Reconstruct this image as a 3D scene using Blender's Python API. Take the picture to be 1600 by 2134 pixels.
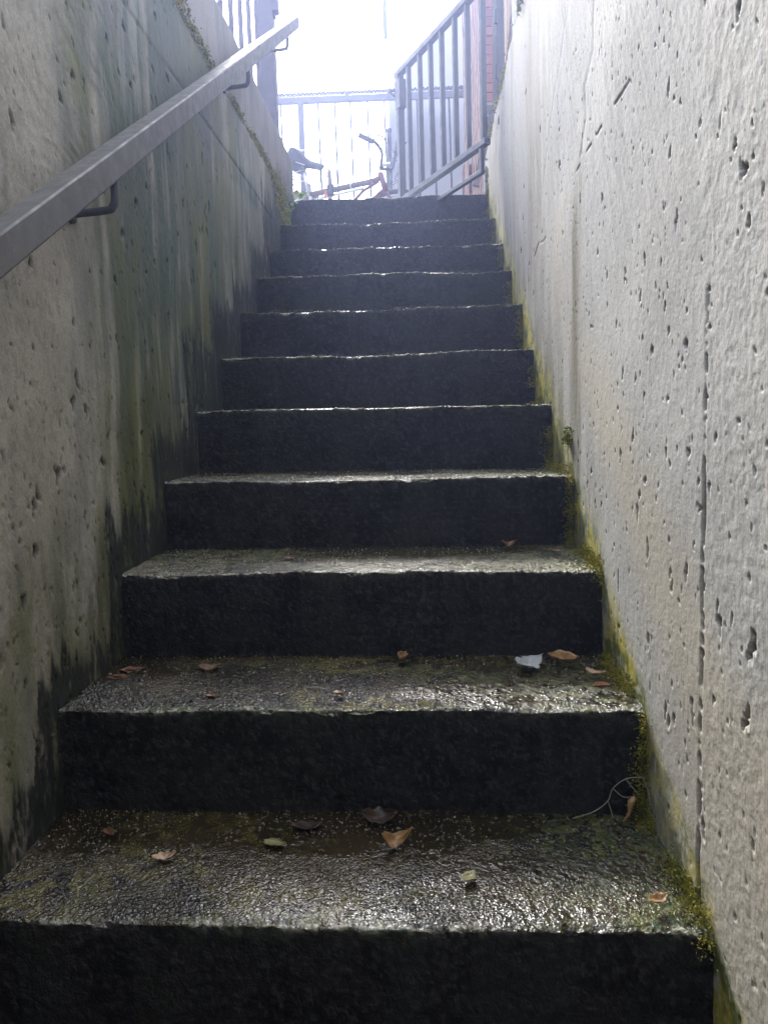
import bpy, math, random
import numpy as np
from mathutils import Vector, Matrix

for o in list(bpy.data.objects):
    bpy.data.objects.remove(o)
SC = bpy.context.scene
COL = SC.collection
R = math.radians
random.seed(7)

# ---------------------------------------------------------------- camera
cam_data = bpy.data.cameras.new('camera')
cam = bpy.data.objects.new('camera', cam_data)
COL.objects.link(cam)
right = Vector((0.998188, 0.050775, -0.027838)); fwd = Vector((-0.053388, 0.993756, -0.097867))
right.normalize(); fwd.normalize()
up = right.cross(fwd); up.normalize(); right = fwd.cross(up)
m = Matrix((( right.x, up.x, -fwd.x), (right.y, up.y, -fwd.y), (right.z, up.z, -fwd.z)))
cam.matrix_world = Matrix.Translation((0.1359, -0.8986, 0.6296)) @ m.to_4x4()
cam_data.sensor_fit = 'HORIZONTAL'
cam_data.sensor_width = 36.0
cam_data.lens = 1543.86 / 1600 * 36.0
cam_data.clip_start = 0.02
cam_data.clip_end = 600
SC.camera = cam

# ---------------------------------------------------------------- sky, sun, exposure
SUN_EL, SUN_AZ = 41.0, -15.0           # azimuth from +Y (ahead), negative = to the left
world = bpy.data.worlds.new('World'); SC.world = world
world.use_nodes = True
nt = world.node_tree; nt.nodes.clear()
wo = nt.nodes.new('ShaderNodeOutputWorld'); bg = nt.nodes.new('ShaderNodeBackground')
sky = nt.nodes.new('ShaderNodeTexSky'); sky.sky_type = 'NISHITA'; sky.sun_disc = False
sky.sun_elevation = R(SUN_EL); sky.sun_rotation = R(SUN_AZ)
sky.air_density = 3.0; sky.dust_density = 2.0; sky.ozone_density = 1.0; sky.altitude = 50
hs = nt.nodes.new('ShaderNodeHueSaturation'); hs.inputs['Saturation'].default_value = 0.3
nt.links.new(sky.outputs[0], hs.inputs['Color']); nt.links.new(hs.outputs[0], bg.inputs[0])
nt.links.new(bg.outputs[0], wo.inputs[0])
bg.inputs[1].default_value = 0.15
sd = bpy.data.lights.new('sun', 'SUN'); sun = bpy.data.objects.new('sun', sd); COL.objects.link(sun)
sd.energy = 1.4; sd.angle = R(11); sd.color = (1.0, 0.95, 0.88)
sdir = Vector((math.sin(R(SUN_AZ)) * math.cos(R(SUN_EL)), math.cos(R(SUN_AZ)) * math.cos(R(SUN_EL)), math.sin(R(SUN_EL))))
sun.rotation_euler = sdir.to_track_quat('Z', 'Y').to_euler()
SC.view_settings.view_transform = 'Standard'; SC.view_settings.look = 'None'
SC.view_settings.exposure = 2.3; SC.view_settings.gamma = 1.0
SC.view_settings.use_curve_mapping = False
SC.render.engine = 'CYCLES'
SC.cycles.max_bounces = 5; SC.cycles.diffuse_bounces = 3; SC.cycles.glossy_bounces = 3; SC.cycles.volume_bounces = 0
SC.cycles.use_adaptive_sampling = True; SC.cycles.adaptive_threshold = 0.02
SC.cycles.use_fast_gi = False

# ---------------------------------------------------------------- numpy noise
def _h(ix, iy, seed):
    n = (ix.astype(np.int64) * 374761393 + iy.astype(np.int64) * 668265263 + seed * 144664) & 0xffffffff
    n = ((n ^ (n >> 13)) * 1274126177) & 0xffffffff
    n = (n ^ (n >> 16))
    return (n & 0xffffff) / float(0xffffff)
def vn(x, y, seed=0):
    x = np.asarray(x, float); y = np.asarray(y, float)
    ix = np.floor(x); iy = np.floor(y); fx = x - ix; fy = y - iy
    fx = fx * fx * fx * (fx * (fx * 6 - 15) + 10); fy = fy * fy * fy * (fy * (fy * 6 - 15) + 10)
    a = _h(ix, iy, seed); b = _h(ix + 1, iy, seed); c = _h(ix, iy + 1, seed); d = _h(ix + 1, iy + 1, seed)
    return (a + (b - a) * fx) * (1 - fy) + (c + (d - c) * fx) * fy
def fbm(x, y, seed=0, oct=4, gain=.5):
    s = 0; a = 1; t = 0
    for k in range(oct):
        s = s + a * (vn(x * 2 ** k, y * 2 ** k, seed + 31 * k) - .5); t += a * .5; a *= gain
    return s / t          # about -1..1
def sstep(a, b, x):
    t = np.clip((x - a) / (b - a), 0, 1); return t * t * (3 - 2 * t)

def lerp(a, b, f):
    a = np.asarray(a, float); b = np.asarray(b, float); f = np.clip(f, 0, 1)[..., None]
    return a * (1 - f) + b * f
def rmp(x, a, b, hi=1.0): return sstep(a, b, x) * hi
def nz(x, y, seed, oct=4, gain=.55): return .5 + .5 * fbm(x, y, seed, oct, gain)
# ---------------------------------------------------------------- mesh helpers
def tag(o, label=None, cat=None, group=None, kind=None):
    if label: o['label'] = label
    if cat: o['category'] = cat
    if group: o['group'] = group
    if kind: o['kind'] = kind
    return o
def empty(name, loc=(0, 0, 0), rz=0):
    o = bpy.data.objects.new(name, None); COL.objects.link(o)
    o.location = loc; o.rotation_euler = (0, 0, rz); o.empty_display_size = .05
    return o
def link(name, me, mat, parent=None):
    o = bpy.data.objects.new(name, me); COL.objects.link(o)
    if mat is not None and len(me.materials) == 0: me.materials.append(mat)
    if parent: o.parent = parent
    return o
def np_mesh(name, V, F, attrs=None, smooth=True):
    V = np.ascontiguousarray(V, dtype=np.float32).reshape(-1, 3); F = np.ascontiguousarray(F, dtype=np.int32)
    me = bpy.data.meshes.new(name)
    me.vertices.add(len(V)); me.vertices.foreach_set('co', V.ravel())
    nf, k = F.shape
    me.loops.add(nf * k); me.loops.foreach_set('vertex_index', F.ravel())
    me.polygons.add(nf)
    me.polygons.foreach_set('loop_start', np.arange(nf, dtype=np.int32) * k)
    me.polygons.foreach_set('loop_total', np.full(nf, k, dtype=np.int32))
    me.polygons.foreach_set('use_smooth', np.full(nf, smooth, dtype=bool))
    for an, av in (attrs or {}).items():
        if np.ndim(av) == 3:
            c4 = np.ones((len(V), 4), np.float32); c4[:, :3] = av.reshape(-1, 3)
            a = me.attributes.new(an, 'FLOAT_COLOR', 'POINT'); a.data.foreach_set('color', c4.ravel()); continue
        a = me.attributes.new(an, 'FLOAT', 'POINT'); a.data.foreach_set('value', np.ascontiguousarray(av, dtype=np.float32).ravel())
    me.update(calc_edges=True); me.validate()
    return me
def grid_faces(n, m, keep=None, flip=False):
    i = np.arange(n - 1)[:, None]; j = np.arange(m - 1)[None, :]
    a = i * m + j
    F = np.stack([a, a + 1, a + m + 1, a + m], -1)
    if flip: F = F[..., ::-1]
    if keep is not None: F = F[keep]
    return F.reshape(-1, 4)

class MB:
    def __init__(s): s.v = []; s.f = []
    def box(s, c, size, rz=0, rot=None, bev=0):
        hx, hy, hz = [q / 2 for q in size]; b = bev
        M = rot if rot is not None else Matrix.Rotation(rz, 3, 'Z')
        base = len(s.v)
        if b <= 0:
            P = [(x, y, z) for z in (-hz, hz) for x, y in ((-hx, -hy), (hx, -hy), (hx, hy), (-hx, hy))]
            Fs = [(0, 3, 2, 1), (4, 5, 6, 7), (0, 1, 5, 4), (1, 2, 6, 5), (2, 3, 7, 6), (3, 0, 4, 7)]
        else:
            P = []; ring = []
            def oct_(w, d): return [(-w + b, -d), (w - b, -d), (w, -d + b), (w, d - b), (w - b, d), (-w + b, d), (-w, d - b), (-w, -d + b)]
            for z, k in ((-hz, b), (-hz + b, 0), (hz - b, 0), (hz, b)):
                for x, y in oct_(hx - k * .7, hy - k * .7): P.append((x, y, z))
            Fs = [tuple(range(7, -1, -1)), tuple(range(24, 32))]
            for r in range(3):
                for q in range(8): Fs.append((r * 8 + q, r * 8 + (q + 1) % 8, r * 8 + 8 + (q + 1) % 8, r * 8 + 8 + q))
        for p in P:
            w = M @ Vector(p); s.v.append((w.x + c[0], w.y + c[1], w.z + c[2]))
        s.f += [tuple(base + i for i in f) for f in Fs]
        return s
    def bar(s, p, q, w, h, roll=0, bev=.002):     # rectangular bar from p to q
        p = Vector(p); q = Vector(q); d = q - p; L = d.length; d.normalize()
        x = d.cross(Vector((0, 0, 1)))
        if x.length < 1e-4: x = Vector((math.cos(roll), math.sin(roll), 0))
        x.normalize(); z = x.cross(d); z.normalize()
        M = Matrix(((x.x, d.x, z.x), (x.y, d.y, z.y), (x.z, d.z, z.z)))
        return s.box((p + q) / 2, (w, L, h), rot=M, bev=bev)
    def tube(s, pts, r, n=8, closed=False, cap=True):
        pts = [Vector(p) for p in pts]; N = len(pts)
        rs = r if isinstance(r, (list, tuple)) else [r] * N
        base = len(s.v); prev = None
        for i, p in enumerate(pts):
            if closed: t = pts[(i + 1) % N] - pts[i - 1]
            else: t = pts[min(i + 1, N - 1)] - pts[max(i - 1, 0)]
            t.normalize()
            if prev is None:
                a = t.cross(Vector((0, 0, 1)))
                if a.length < .05: a = t.cross(Vector((1, 0, 0)))
            else: a = prev - t * prev.dot(t)
            a.normalize(); prev = a; b = t.cross(a)
            for k in range(n):
                an = 2 * math.pi * k / n; w = p + (a * math.cos(an) + b * math.sin(an)) * rs[i]
                s.v.append(tuple(w))
        M = N if closed else N - 1
        for i in range(M):
            for k in range(n):
                i2 = (i + 1) % N
                s.f.append((base + i * n + k, base + i * n + (k + 1) % n, base + i2 * n + (k + 1) % n, base + i2 * n + k))
        if cap and not closed:
            s.f.append(tuple(base + k for k in range(n - 1, -1, -1)))
            s.f.append(tuple(base + (N - 1) * n + k for k in range(n)))
        return s
    def mesh(s, name, smooth=False):
        me = bpy.data.meshes.new(name); me.from_pydata(s.v, [], s.f); me.update()
        if smooth:
            me.polygons.foreach_set('use_smooth', [True] * len(me.polygons))
        return me
    def build(s, name, mat, parent=None, smooth=False):
        return link(name, s.mesh(name, smooth), mat, parent)
def bez(pts, n=8):         # smooth polyline through points (Catmull-Rom)
    P = [Vector(p) for p in pts]; P = [2 * P[0] - P[1]] + P + [2 * P[-1] - P[-2]]; out = []
    for i in range(1, len(P) - 2):
        for k in range(n):
            t = k / n; a, b, c, d = P[i - 1], P[i], P[i + 1], P[i + 2]
            out.append(.5 * (2 * b + (c - a) * t + (2 * a - 5 * b + 4 * c - d) * t * t + (3 * b - a - 3 * c + d) * t ** 3))
    out.append(P[-2]); return out

# ---------------------------------------------------------------- materials
class NT:
    def __init__(s, name):
        s.mat = bpy.data.materials.new(name); s.mat.use_nodes = True; s.t = s.mat.node_tree
        s.p = s.t.nodes['Principled BSDF']; s.o = s.t.nodes['Material Output']
    def n(s, typ, **kw):
        nd = s.t.nodes.new(typ)
        for k, v in kw.items(): setattr(nd, k, v)
        return nd
    def l(s, a, b): s.t.links.new(a, b)
    def setin(s, sock, v):
        if hasattr(v, 'is_linked') or hasattr(v, 'links'): s.l(v, sock)
        else: sock.default_value = v
    def coord(s, scale=(1, 1, 1)):
        if not hasattr(s, 'tc'): s.tc = s.n('ShaderNodeTexCoord')
        mp = s.n('ShaderNodeMapping'); mp.inputs['Scale'].default_value = scale
        s.l(s.tc.outputs['Object'], mp.inputs['Vector']); return mp.outputs[0]
    def noise(s, scale, detail=4, rough=.55, stretch=(1, 1, 1), dist=0):
        nd = s.n('ShaderNodeTexNoise'); nd.inputs['Scale'].default_value = scale; nd.inputs['Detail'].default_value = detail
        nd.inputs['Roughness'].default_value = rough; nd.inputs['Distortion'].default_value = dist
        s.l(s.coord(stretch), nd.inputs['Vector']); return nd.outputs[0]
    def vor(s, scale, stretch=(1, 1, 1), feature='F1', out='Distance'):
        nd = s.n('ShaderNodeTexVoronoi', feature=feature); nd.inputs['Scale'].default_value = scale
        s.l(s.coord(stretch), nd.inputs['Vector']); return nd.outputs[out]
    def attr(s, name):
        nd = s.n('ShaderNodeAttribute'); nd.attribute_name = name; return nd.outputs['Fac']
    def ramp(s, fac, a, b, va=0.0, vb=1.0):
        nd = s.n('ShaderNodeMapRange', clamp=True); nd.interpolation_type = 'SMOOTHSTEP'
        s.setin(nd.inputs['Value'], fac)
        nd.inputs['From Min'].default_value = a; nd.inputs['From Max'].default_value = b
        nd.inputs['To Min'].default_value = va; nd.inputs['To Max'].default_value = vb
        return nd.outputs[0]
    def mix(s, fac, a, b, blend='MIX'):
        nd = s.n('ShaderNodeMix', data_type='RGBA', blend_type=blend)
        s.setin(nd.inputs['Factor'], fac)
        for sock, v in ((nd.inputs[6], a), (nd.inputs[7], b)):
            if isinstance(v, tuple): sock.default_value = (v[0], v[1], v[2], 1)
            else: s.setin(sock, v)
        return nd.outputs[2]
    def math(s, op, a, b=0.0):
        nd = s.n('ShaderNodeMath', operation=op); s.setin(nd.inputs[0], a); s.setin(nd.inputs[1], b); return nd.outputs[0]
    def bump(s, h, strength=.5, dist=.002, prev=None):
        nd = s.n('ShaderNodeBump'); nd.inputs['Strength'].default_value = strength; nd.inputs['Distance'].default_value = dist
        s.l(h, nd.inputs['Height'])
        if prev is not None: s.l(prev, nd.inputs['Normal'])
        return nd.outputs[0]
    def done(s, col, rough=.8, spec=.5, normal=None, metal=0, **kw):
        if isinstance(col, tuple): s.p.inputs['Base Color'].default_value = (*col, 1)
        else: s.l(col, s.p.inputs['Base Color'])
        s.setin(s.p.inputs['Roughness'], rough); s.setin(s.p.inputs['Specular IOR Level'], spec)
        s.p.inputs['Metallic'].default_value = metal
        if normal is not None: s.l(normal, s.p.inputs['Normal'])
        for k, v in kw.items(): s.setin(s.p.inputs[k], v)
        return s.mat

def mat_wall(name, rough, strength, dist):
    t = NT(name)
    at = t.n('ShaderNodeAttribute'); at.attribute_name = 'col'
    n1 = t.noise(240, 3, .65)
    base = t.mix(1.0, at.outputs['Color'], t.mix(t.ramp(n1, .3, .7), (.80, .80, .80), (1.12, 1.12, 1.12)), 'MULTIPLY')
    return t.done(base, rough, .4, t.bump(n1, strength, dist))
def mat_step():
    t = NT('wet_black_concrete')
    at = t.n('ShaderNodeAttribute'); at.attribute_name = 'col'
    rz = t.attr('riser')
    vs = t.n('ShaderNodeTexVoronoi', feature='F1'); vs.inputs['Scale'].default_value = 180
    wn = t.n('ShaderNodeTexNoise'); wn.inputs['Scale'].default_value = 125; wn.inputs['Detail'].default_value = 2
    c = t.coord(); t.l(c, wn.inputs['Vector'])
    wp = t.n('ShaderNodeVectorMath', operation='MULTIPLY_ADD'); wp.inputs[1].default_value = (.014, .014, .014)
    t.l(wn.outputs['Color'], wp.inputs[0]); t.l(c, wp.inputs[2]); t.l(wp.outputs[0], vs.inputs['Vector'])
    spk = t.ramp(vs.outputs['Color'], .80, .90)
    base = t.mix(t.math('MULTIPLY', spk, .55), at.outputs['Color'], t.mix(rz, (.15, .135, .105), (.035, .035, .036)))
    h = t.math('ADD', t.math('SUBTRACT', 1.0, vs.outputs['Distance']), t.math('MULTIPLY', wn.outputs[0], 1.6))
    nd = t.n('ShaderNodeBump'); nd.inputs['Distance'].default_value = .0026
    t.l(h, nd.inputs['Height']); t.l(t.attr('bmp'), nd.inputs['Strength'])
    return t.done(base, t.attr('rgh'), t.math('SUBTRACT', .65, t.math('MULTIPLY', rz, .5)), nd.outputs[0])
def mat_paint(name, c, rough=.5, wear=.25, dirt=(.10, .10, .08), bump=.15):
    t = NT(name)
    b = t.mix(t.ramp(t.noise(18, 5, .6), .3, .7), c, tuple(q * .82 for q in c))
    b = t.mix(t.ramp(t.noise(90, 5, .7), .58, .72, 0, wear), b, dirt)
    return t.done(b, t.ramp(t.noise(40, 4), .3, .7, rough - .1, rough + .15), .45, t.bump(t.noise(300, 3), bump, .001))
def mat_simple(name, c, rough=.6, metal=0, vary=.25, scale=30, **kw):
    t = NT(name)
    b = t.mix(t.ramp(t.noise(scale, 5, .6), .3, .7), c, tuple(q * (1 - vary) for q in c))
    return t.done(b, rough, .5, t.bump(t.noise(scale * 8, 3), .2, .001), metal=metal, **kw)
def mat_leaf(name, c, c2, trans=.25):
    t = NT(name)
    b = t.mix(t.ramp(t.noise(70, 5, .7), .35, .65), c, c2)
    b = t.mix(t.ramp(t.noise(260, 2), .62, .7, 0, .7), b, tuple(q * .3 for q in c))
    m_ = t.done(b, .42, .5, t.bump(t.noise(160, 4), .5, .002))
    t.p.inputs['Subsurface Weight'].default_value = 0.0
    return m_
def mat_wood(name, c, c2):
    t = NT(name)
    w = t.n('ShaderNodeTexWave', wave_type='BANDS', bands_direction='X'); w.inputs['Scale'].default_value = 24
    w.inputs['Distortion'].default_value = 7; w.inputs['Detail'].default_value = 3; w.inputs['Detail Scale'].default_value = 1.6
    t.l(t.coord((1, 1, .13)), w.inputs['Vector'])
    b = t.mix(t.ramp(w.outputs[1], .2, .75), c2, c)
    return t.done(b, .7, .3, t.bump(w.outputs[1], .3, .002))
M_RW = mat_wall('pale_render_concrete', .8, .4, .0018); M_LW = mat_wall('algae_streaked_concrete', .62, .4, .0018);
M_CORE = mat_simple('wall_top_concrete', (.26, .25, .235), .85); M_STEP = mat_step()
M_RAIL = mat_paint('grey_painted_steel', (.115, .11, .105), .55, .45, (.20, .19, .165), .6)
M_DARK = mat_paint('dark_grey_steel', (.045, .048, .055), .55, .1)
M_GATE = mat_paint('blue_grey_steel', (.065, .068, .088), .45, .3, (.05, .055, .035))
M_FENCE = mat_paint('mauve_grey_steel', (.125, .12, .165), .45, .15)
M_PLASTER = mat_simple('white_plaster', (.52, .52, .57), .85, vary=.06, scale=6)
M_BRICK = [mat_simple('red_brick_%d' % k, c, .85, vary=.25, scale=40) for k, c in enumerate(((.24, .075, .05), (.19, .055, .04), (.27, .095, .06)))]
M_MORTAR = mat_simple('mortar', (.34, .31, .29), .9)
M_STONE = mat_simple('dark_stone', (.13, .10, .08), .85, vary=.6, scale=12)
M_WOOD = mat_wood('pale_pink_wood', (.46, .35, .29), (.20, .10, .075))
M_WOOD2 = mat_wood('cream_wood', (.60, .50, .36), (.42, .32, .2))
M_BROWN = mat_wood('brown_wood', (.16, .10, .085), (.08, .05, .045))
M_BLACK = mat_simple('black_rubber', (.03, .03, .034), .55)
M_RED = mat_paint('faded_red_paint', (.12, .035, .038), .35, .15, (.3, .2, .2), .05)
M_STEEL = mat_simple('bright_steel', (.55, .55, .57), .3, metal=.9, vary=.15)
M_BROWNGREY = mat_simple('brown_grey_foam', (.12, .10, .085), .7)
M_ORANGE = mat_simple('orange_reflector', (.6, .12, .05), .35)
M_TAN = mat_simple('tan_leather', (.30, .20, .15), .6)
M_SHEET = mat_simple('weathered_corrugated_sheet', (.13, .13, .13), .6, vary=.35)
M_TWIG = mat_simple('dry_bark', (.16, .13, .10), .8)
M_ROOT = mat_simple('pale_root', (.30, .28, .25), .8)
M_GROUND = mat_simple('paving_ground', (.40, .39, .37), .9, vary=.3, scale=8)
M_HOUSE = mat_simple('bounce_render', (.42, .41, .39), .9, vary=.3, scale=4)  # tone set so the unseen back wall bounces light

# ---------------------------------------------------------------- stairs
XL, XR = -.489, .489
D = .28723
ZN = {1: 0, 2: .1825, 3: .3635, 4: .536, 5: .7155, 6: .8945, 7: 1.082, 8: 1.261, 9: 1.431, 10: 1.6145, 11: 1.815}
for k in (0, -1, -2): ZN[k] = (k - 1) * .18
YN = {k: (k - 1) * D for k in range(-2, 12)}
ZFLOOR = -.72; SLOPE = .0287
def tilt(x): return -.0098 * x
def stair_z(y):            # stepped height under a point
    k = np.clip(np.floor(np.asarray(y) / D + 1e-6).astype(int) + 1, -3, 11)
    zz = np.array([ZFLOOR] + [ZN[i] for i in range(-2, 12)])[k + 3]
    return zz + np.clip((y - (k - 1) * D) * SLOPE, 0, D * SLOPE)

def make_step(k, parent):
    near = k <= 3 and k >= 0
    fine = .0026 if near else .0042
    x = np.linspace(XL - .012, XR + .012, int(1.0 / fine))
    depth = D + .02 if k < 11 else .30
    z0 = ZN[k]; zb = ZN.get(k - 1, ZFLOOR) - .012
    hr = z0 - zb; rr = .0032
    nr = int(hr / .0045); nd_ = int(depth / (.0026 if k <= 4 else .008))
    # profile: up the riser, round the nosing, back over the tread
    prof = []; typ = []
    for s in np.linspace(0, 1, nr): prof.append((0, -hr + s * (hr - rr))); typ.append(0)
    for a in np.linspace(0, math.pi / 2, 6)[1:]: prof.append((rr - rr * math.cos(a), -rr + rr * math.sin(a))); typ.append(a / (math.pi / 2))
    for s in np.linspace(0, 1, nd_)[1:]: prof.append((rr + s * (depth - rr), 0)); typ.append(1)
    prof = np.array(prof); typ = np.array(typ)
    U = np.concatenate([[0], np.cumsum(np.hypot(*np.diff(prof, axis=0).T))])
    X, UU = np.meshgrid(x, U, indexing='ij')
    py = np.broadcast_to(prof[:, 0], X.shape).copy(); pz = np.broadcast_to(prof[:, 1], X.shape).copy(); T = np.broadcast_to(typ, X.shape)
    sd_ = 100 + 17 * k
    und = fbm(X * 5, UU * 5 + k * 9, sd_, 3) * .003
    grain = fbm(X * 120, UU * 120, sd_ + 1, 3, .6)
    coarse = fbm(X * 38, UU * 38, sd_ + 2, 3)
    ylocal = py
    # wet smooth zone: middle of the tread, varies by step
    wet = sstep(.25, .7, .55 + .55 * fbm(X * 3.2 + k, ylocal * 5, sd_ + 5, 3) - np.abs(X - (.08 if k == 1 else -.04)) * .75 - np.abs(ylocal - .09) * 1.4) * T
    gamp = np.where(T > .5, .0011 * (1 - .6 * wet), .0014)
    camp = np.where(T > .5, .0012 * (1 - .4 * wet), .0018)
    h = und + grain * gamp + coarse * camp
    # chips and ragged nosing
    edge = np.exp(-((UU - (hr - rr * .3)) / .011) ** 2)
    h = h - edge * np.clip(fbm(X * 15, UU * 7, sd_ + 7, 4) - .02, 0, 1) * .020 - edge * (vn(X * 70, UU * 40, sd_ + 8)) * .004 + edge * np.clip(fbm(X * 170, UU * 150, sd_ + 10, 2), 0, 1) * .006
    sag = fbm(X * 3.0, X * 0 + k * 3.3, sd_ + 9, 4) * .007
    ny = -(1 - T); nv = T                      # outward
    nl = np.hypot(ny, nv) + 1e-9
    Y = YN[k] + py + ny / nl * h + fbm(X * 3.5, X * 0 + k, sd_ + 11, 4) * .006 * (1 - sstep(0, .05, ylocal))
    Z = z0 + pz + nv / nl * h + tilt(X) + sag * sstep(hr - .06, hr, UU) * (1 - sstep(0, .2, ylocal)) + np.where(T >= 1, (py - rr) * SLOPE, 0)
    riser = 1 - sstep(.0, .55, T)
    # moss: right end, some edges, blotches
    rs = sstep(.12, .47, X) * T
    blot = sstep(.12, .5, fbm(X * 6, UU * 6, sd_ + 20, 4)) * T
    moss = np.clip(rs * .75 + blot * (.45 if k < 6 else .7) * (.35 + sstep(-.1, .4, X)), 0, 1)
    ed = np.exp(-((UU - hr) / .02) ** 2) * sstep(-.15, .35, fbm(X * 4, X * 0 + k * 7, sd_ + 21, 3))
    moss = np.clip(moss + ed * (1.3 if k in (5, 6, 7, 8) else .6), 0, 1)
    if k in (7, 8, 6): moss = np.clip(moss + riser * .8 * sstep(.05, .5, fbm(X * 3 + 4, UU * 5, sd_ + 22, 3)), 0, 1)
    lich = sstep(-.1, .45, fbm(X * 4, UU * 9, sd_ + 24, 4)) * T * .9
    col = lerp((.014, .011, .006), (.052, .038, .018), rmp(nz(X * 9, UU * 9, sd_ + 30), .35, .65))
    col = lerp(col, (.11, .095, .025), lich * rmp(nz(X * 45, UU * 45, sd_ + 31), .45, .62))
    mm = moss * rmp(nz(X * 85, UU * 85, sd_ + 32, 3, .7), .38, .6)
    mcol = lerp((.026, .050, .008), (.10, .115, .02), rmp(nz(X * 40, UU * 40, sd_ + 33, 2), .4, .6))
    col = lerp(col, mcol, mm)
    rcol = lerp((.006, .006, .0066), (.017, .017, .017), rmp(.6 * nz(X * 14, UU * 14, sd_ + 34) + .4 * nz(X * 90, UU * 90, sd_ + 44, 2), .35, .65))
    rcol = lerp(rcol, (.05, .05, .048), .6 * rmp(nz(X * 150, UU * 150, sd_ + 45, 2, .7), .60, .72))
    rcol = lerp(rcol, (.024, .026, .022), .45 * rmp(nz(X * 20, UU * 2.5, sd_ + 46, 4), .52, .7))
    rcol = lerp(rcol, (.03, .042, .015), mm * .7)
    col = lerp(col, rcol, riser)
    if k in (3, 4, 5): col = lerp(col, (.17, .17, .10), T * .6 * rmp(nz(X * 70, UU * 70, sd_ + 50, 3, .7), .38, .62))  # sky reflection on the middle treads painted as pale grains
    # pale nosing rim: wear plus wet sky reflection painted into the colour
    rim = np.exp(-((UU - (hr + .003)) / .007) ** 2) * rmp(nz(X * 110, UU * 160, sd_ + 35, 2, .7), .38, .62) * rmp(nz(X * 9, UU * 0, sd_ + 37, 3), .25, .6)
    col = lerp(col, (.40, .38, .31), rim * (.75 if k < 7 else .5))
    rgh = .055 + .15 * nz(X * 25, UU * 25, sd_ + 36, 3) + riser * .6 + mm * .3
    pool = sstep(.38, .60, nz(X * 3.5 + 2 * k, UU * 7, sd_ + 40, 4) + 1.3 * np.clip(ylocal - .12, -.12, .2) - .12 * np.abs(X)) * T
    bmp = np.clip((1.0 - (.6 if k < 3 else .35) * wet) * (1 - .65 * pool) - .30 * riser, .06, 1)
    col = lerp(col, (.026, .018, .008), pool * .6)
    V = np.stack([X, Y, Z], -1)
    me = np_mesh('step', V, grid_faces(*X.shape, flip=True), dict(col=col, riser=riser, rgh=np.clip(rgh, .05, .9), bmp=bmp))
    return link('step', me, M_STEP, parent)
stairs = empty('concrete_staircase', (0, 0, 0))
tag(stairs, 'wet dark concrete outdoor staircase rising between two concrete walls', 'staircase')
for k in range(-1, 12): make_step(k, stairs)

# ---------------------------------------------------------------- walls
rng = np.random.default_rng(5)
def stamp_pits(Y1, Z1, H, PIT, n, rlo, rhi, depth, region, aspect=1.3, power=2.2):
    (ya, yb), (za, zb) = region
    ys = rng.uniform(ya, yb, n); zs = rng.uniform(za, zb, n)
    rs = rlo + (rhi - rlo) * rng.random(n) ** power
    for yc, zc, r in zip(ys, zs, rs):
        ay = r * rng.uniform(.7, 1.1); az = r * rng.uniform(.9, 1.1) * rng.uniform(1, aspect)
        i0, i1 = np.searchsorted(Y1, (yc - 1.6 * ay, yc + 1.6 * ay)); j0, j1 = np.searchsorted(Z1, (zc - 1.6 * az, zc + 1.6 * az))
        if i1 <= i0 or j1 <= j0: continue
        yy = (Y1[i0:i1, None] - yc) / ay; zz = (Z1[None, j0:j1] - zc) / az
        an = np.arctan2(zz, yy); ph = rng.uniform(0, 6.28, 3)
        rad = np.hypot(yy, zz) / (1 + .30 * np.sin(2 * an + ph[0]) + .22 * np.sin(3 * an + ph[1]) + .16 * np.sin(5 * an + ph[2]))
        d = 1 - sstep(.62, 1.05, rad)
        dep = min(depth, r * 1.5)
        H[i0:i1, j0:j1] -= d * dep
        H[i0:i1, j0:j1] += np.exp(-((rad - 1.25) / .2) ** 2) * dep * .10 * (zz < 0)
        PIT[i0:i1, j0:j1] = np.maximum(PIT[i0:i1, j0:j1], d * sstep(.0012, .004, r + 0 * d))
def poly_dist(Yg, Zg, pts):
    best = np.full(Yg.shape, 9.0)
    for (a, b), (c, d) in zip(pts[:-1], pts[1:]):
        vy, vz = c - a, d - b; L = vy * vy + vz * vz
        t = np.clip(((Yg - a) * vy + (Zg - b) * vz) / L, 0, 1)
        best = np.minimum(best, np.hypot(Yg - a - t * vy, Zg - b - t * vz))
    return best
def spaced(a, b, s0, s1):
    out = [a]
    while out[-1] < b: out.append(out[-1] + s0 + (s1 - s0) * (out[-1] - a) / (b - a))
    out[-1] = b
    return np.array(out)
ZTOP = 2.068; YEND = 3.03; YBACK = -3.0

def close_wall(x_face, x_back, name, mat, parent):
    """the rest of the wall's body behind its face: top, back, far end"""
    mb = MB(); s = 1 if x_back > x_face else -1
    inset = s * .012
    mb.box(((x_face + inset + x_back) / 2, (YBACK + YEND - .004) / 2, (ZFLOOR + ZTOP - .006) / 2), (abs(x_back - x_face - inset), YEND - YBACK - .004, ZTOP - ZFLOOR - .006))
    return mb.build(name, mat, parent)

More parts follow.
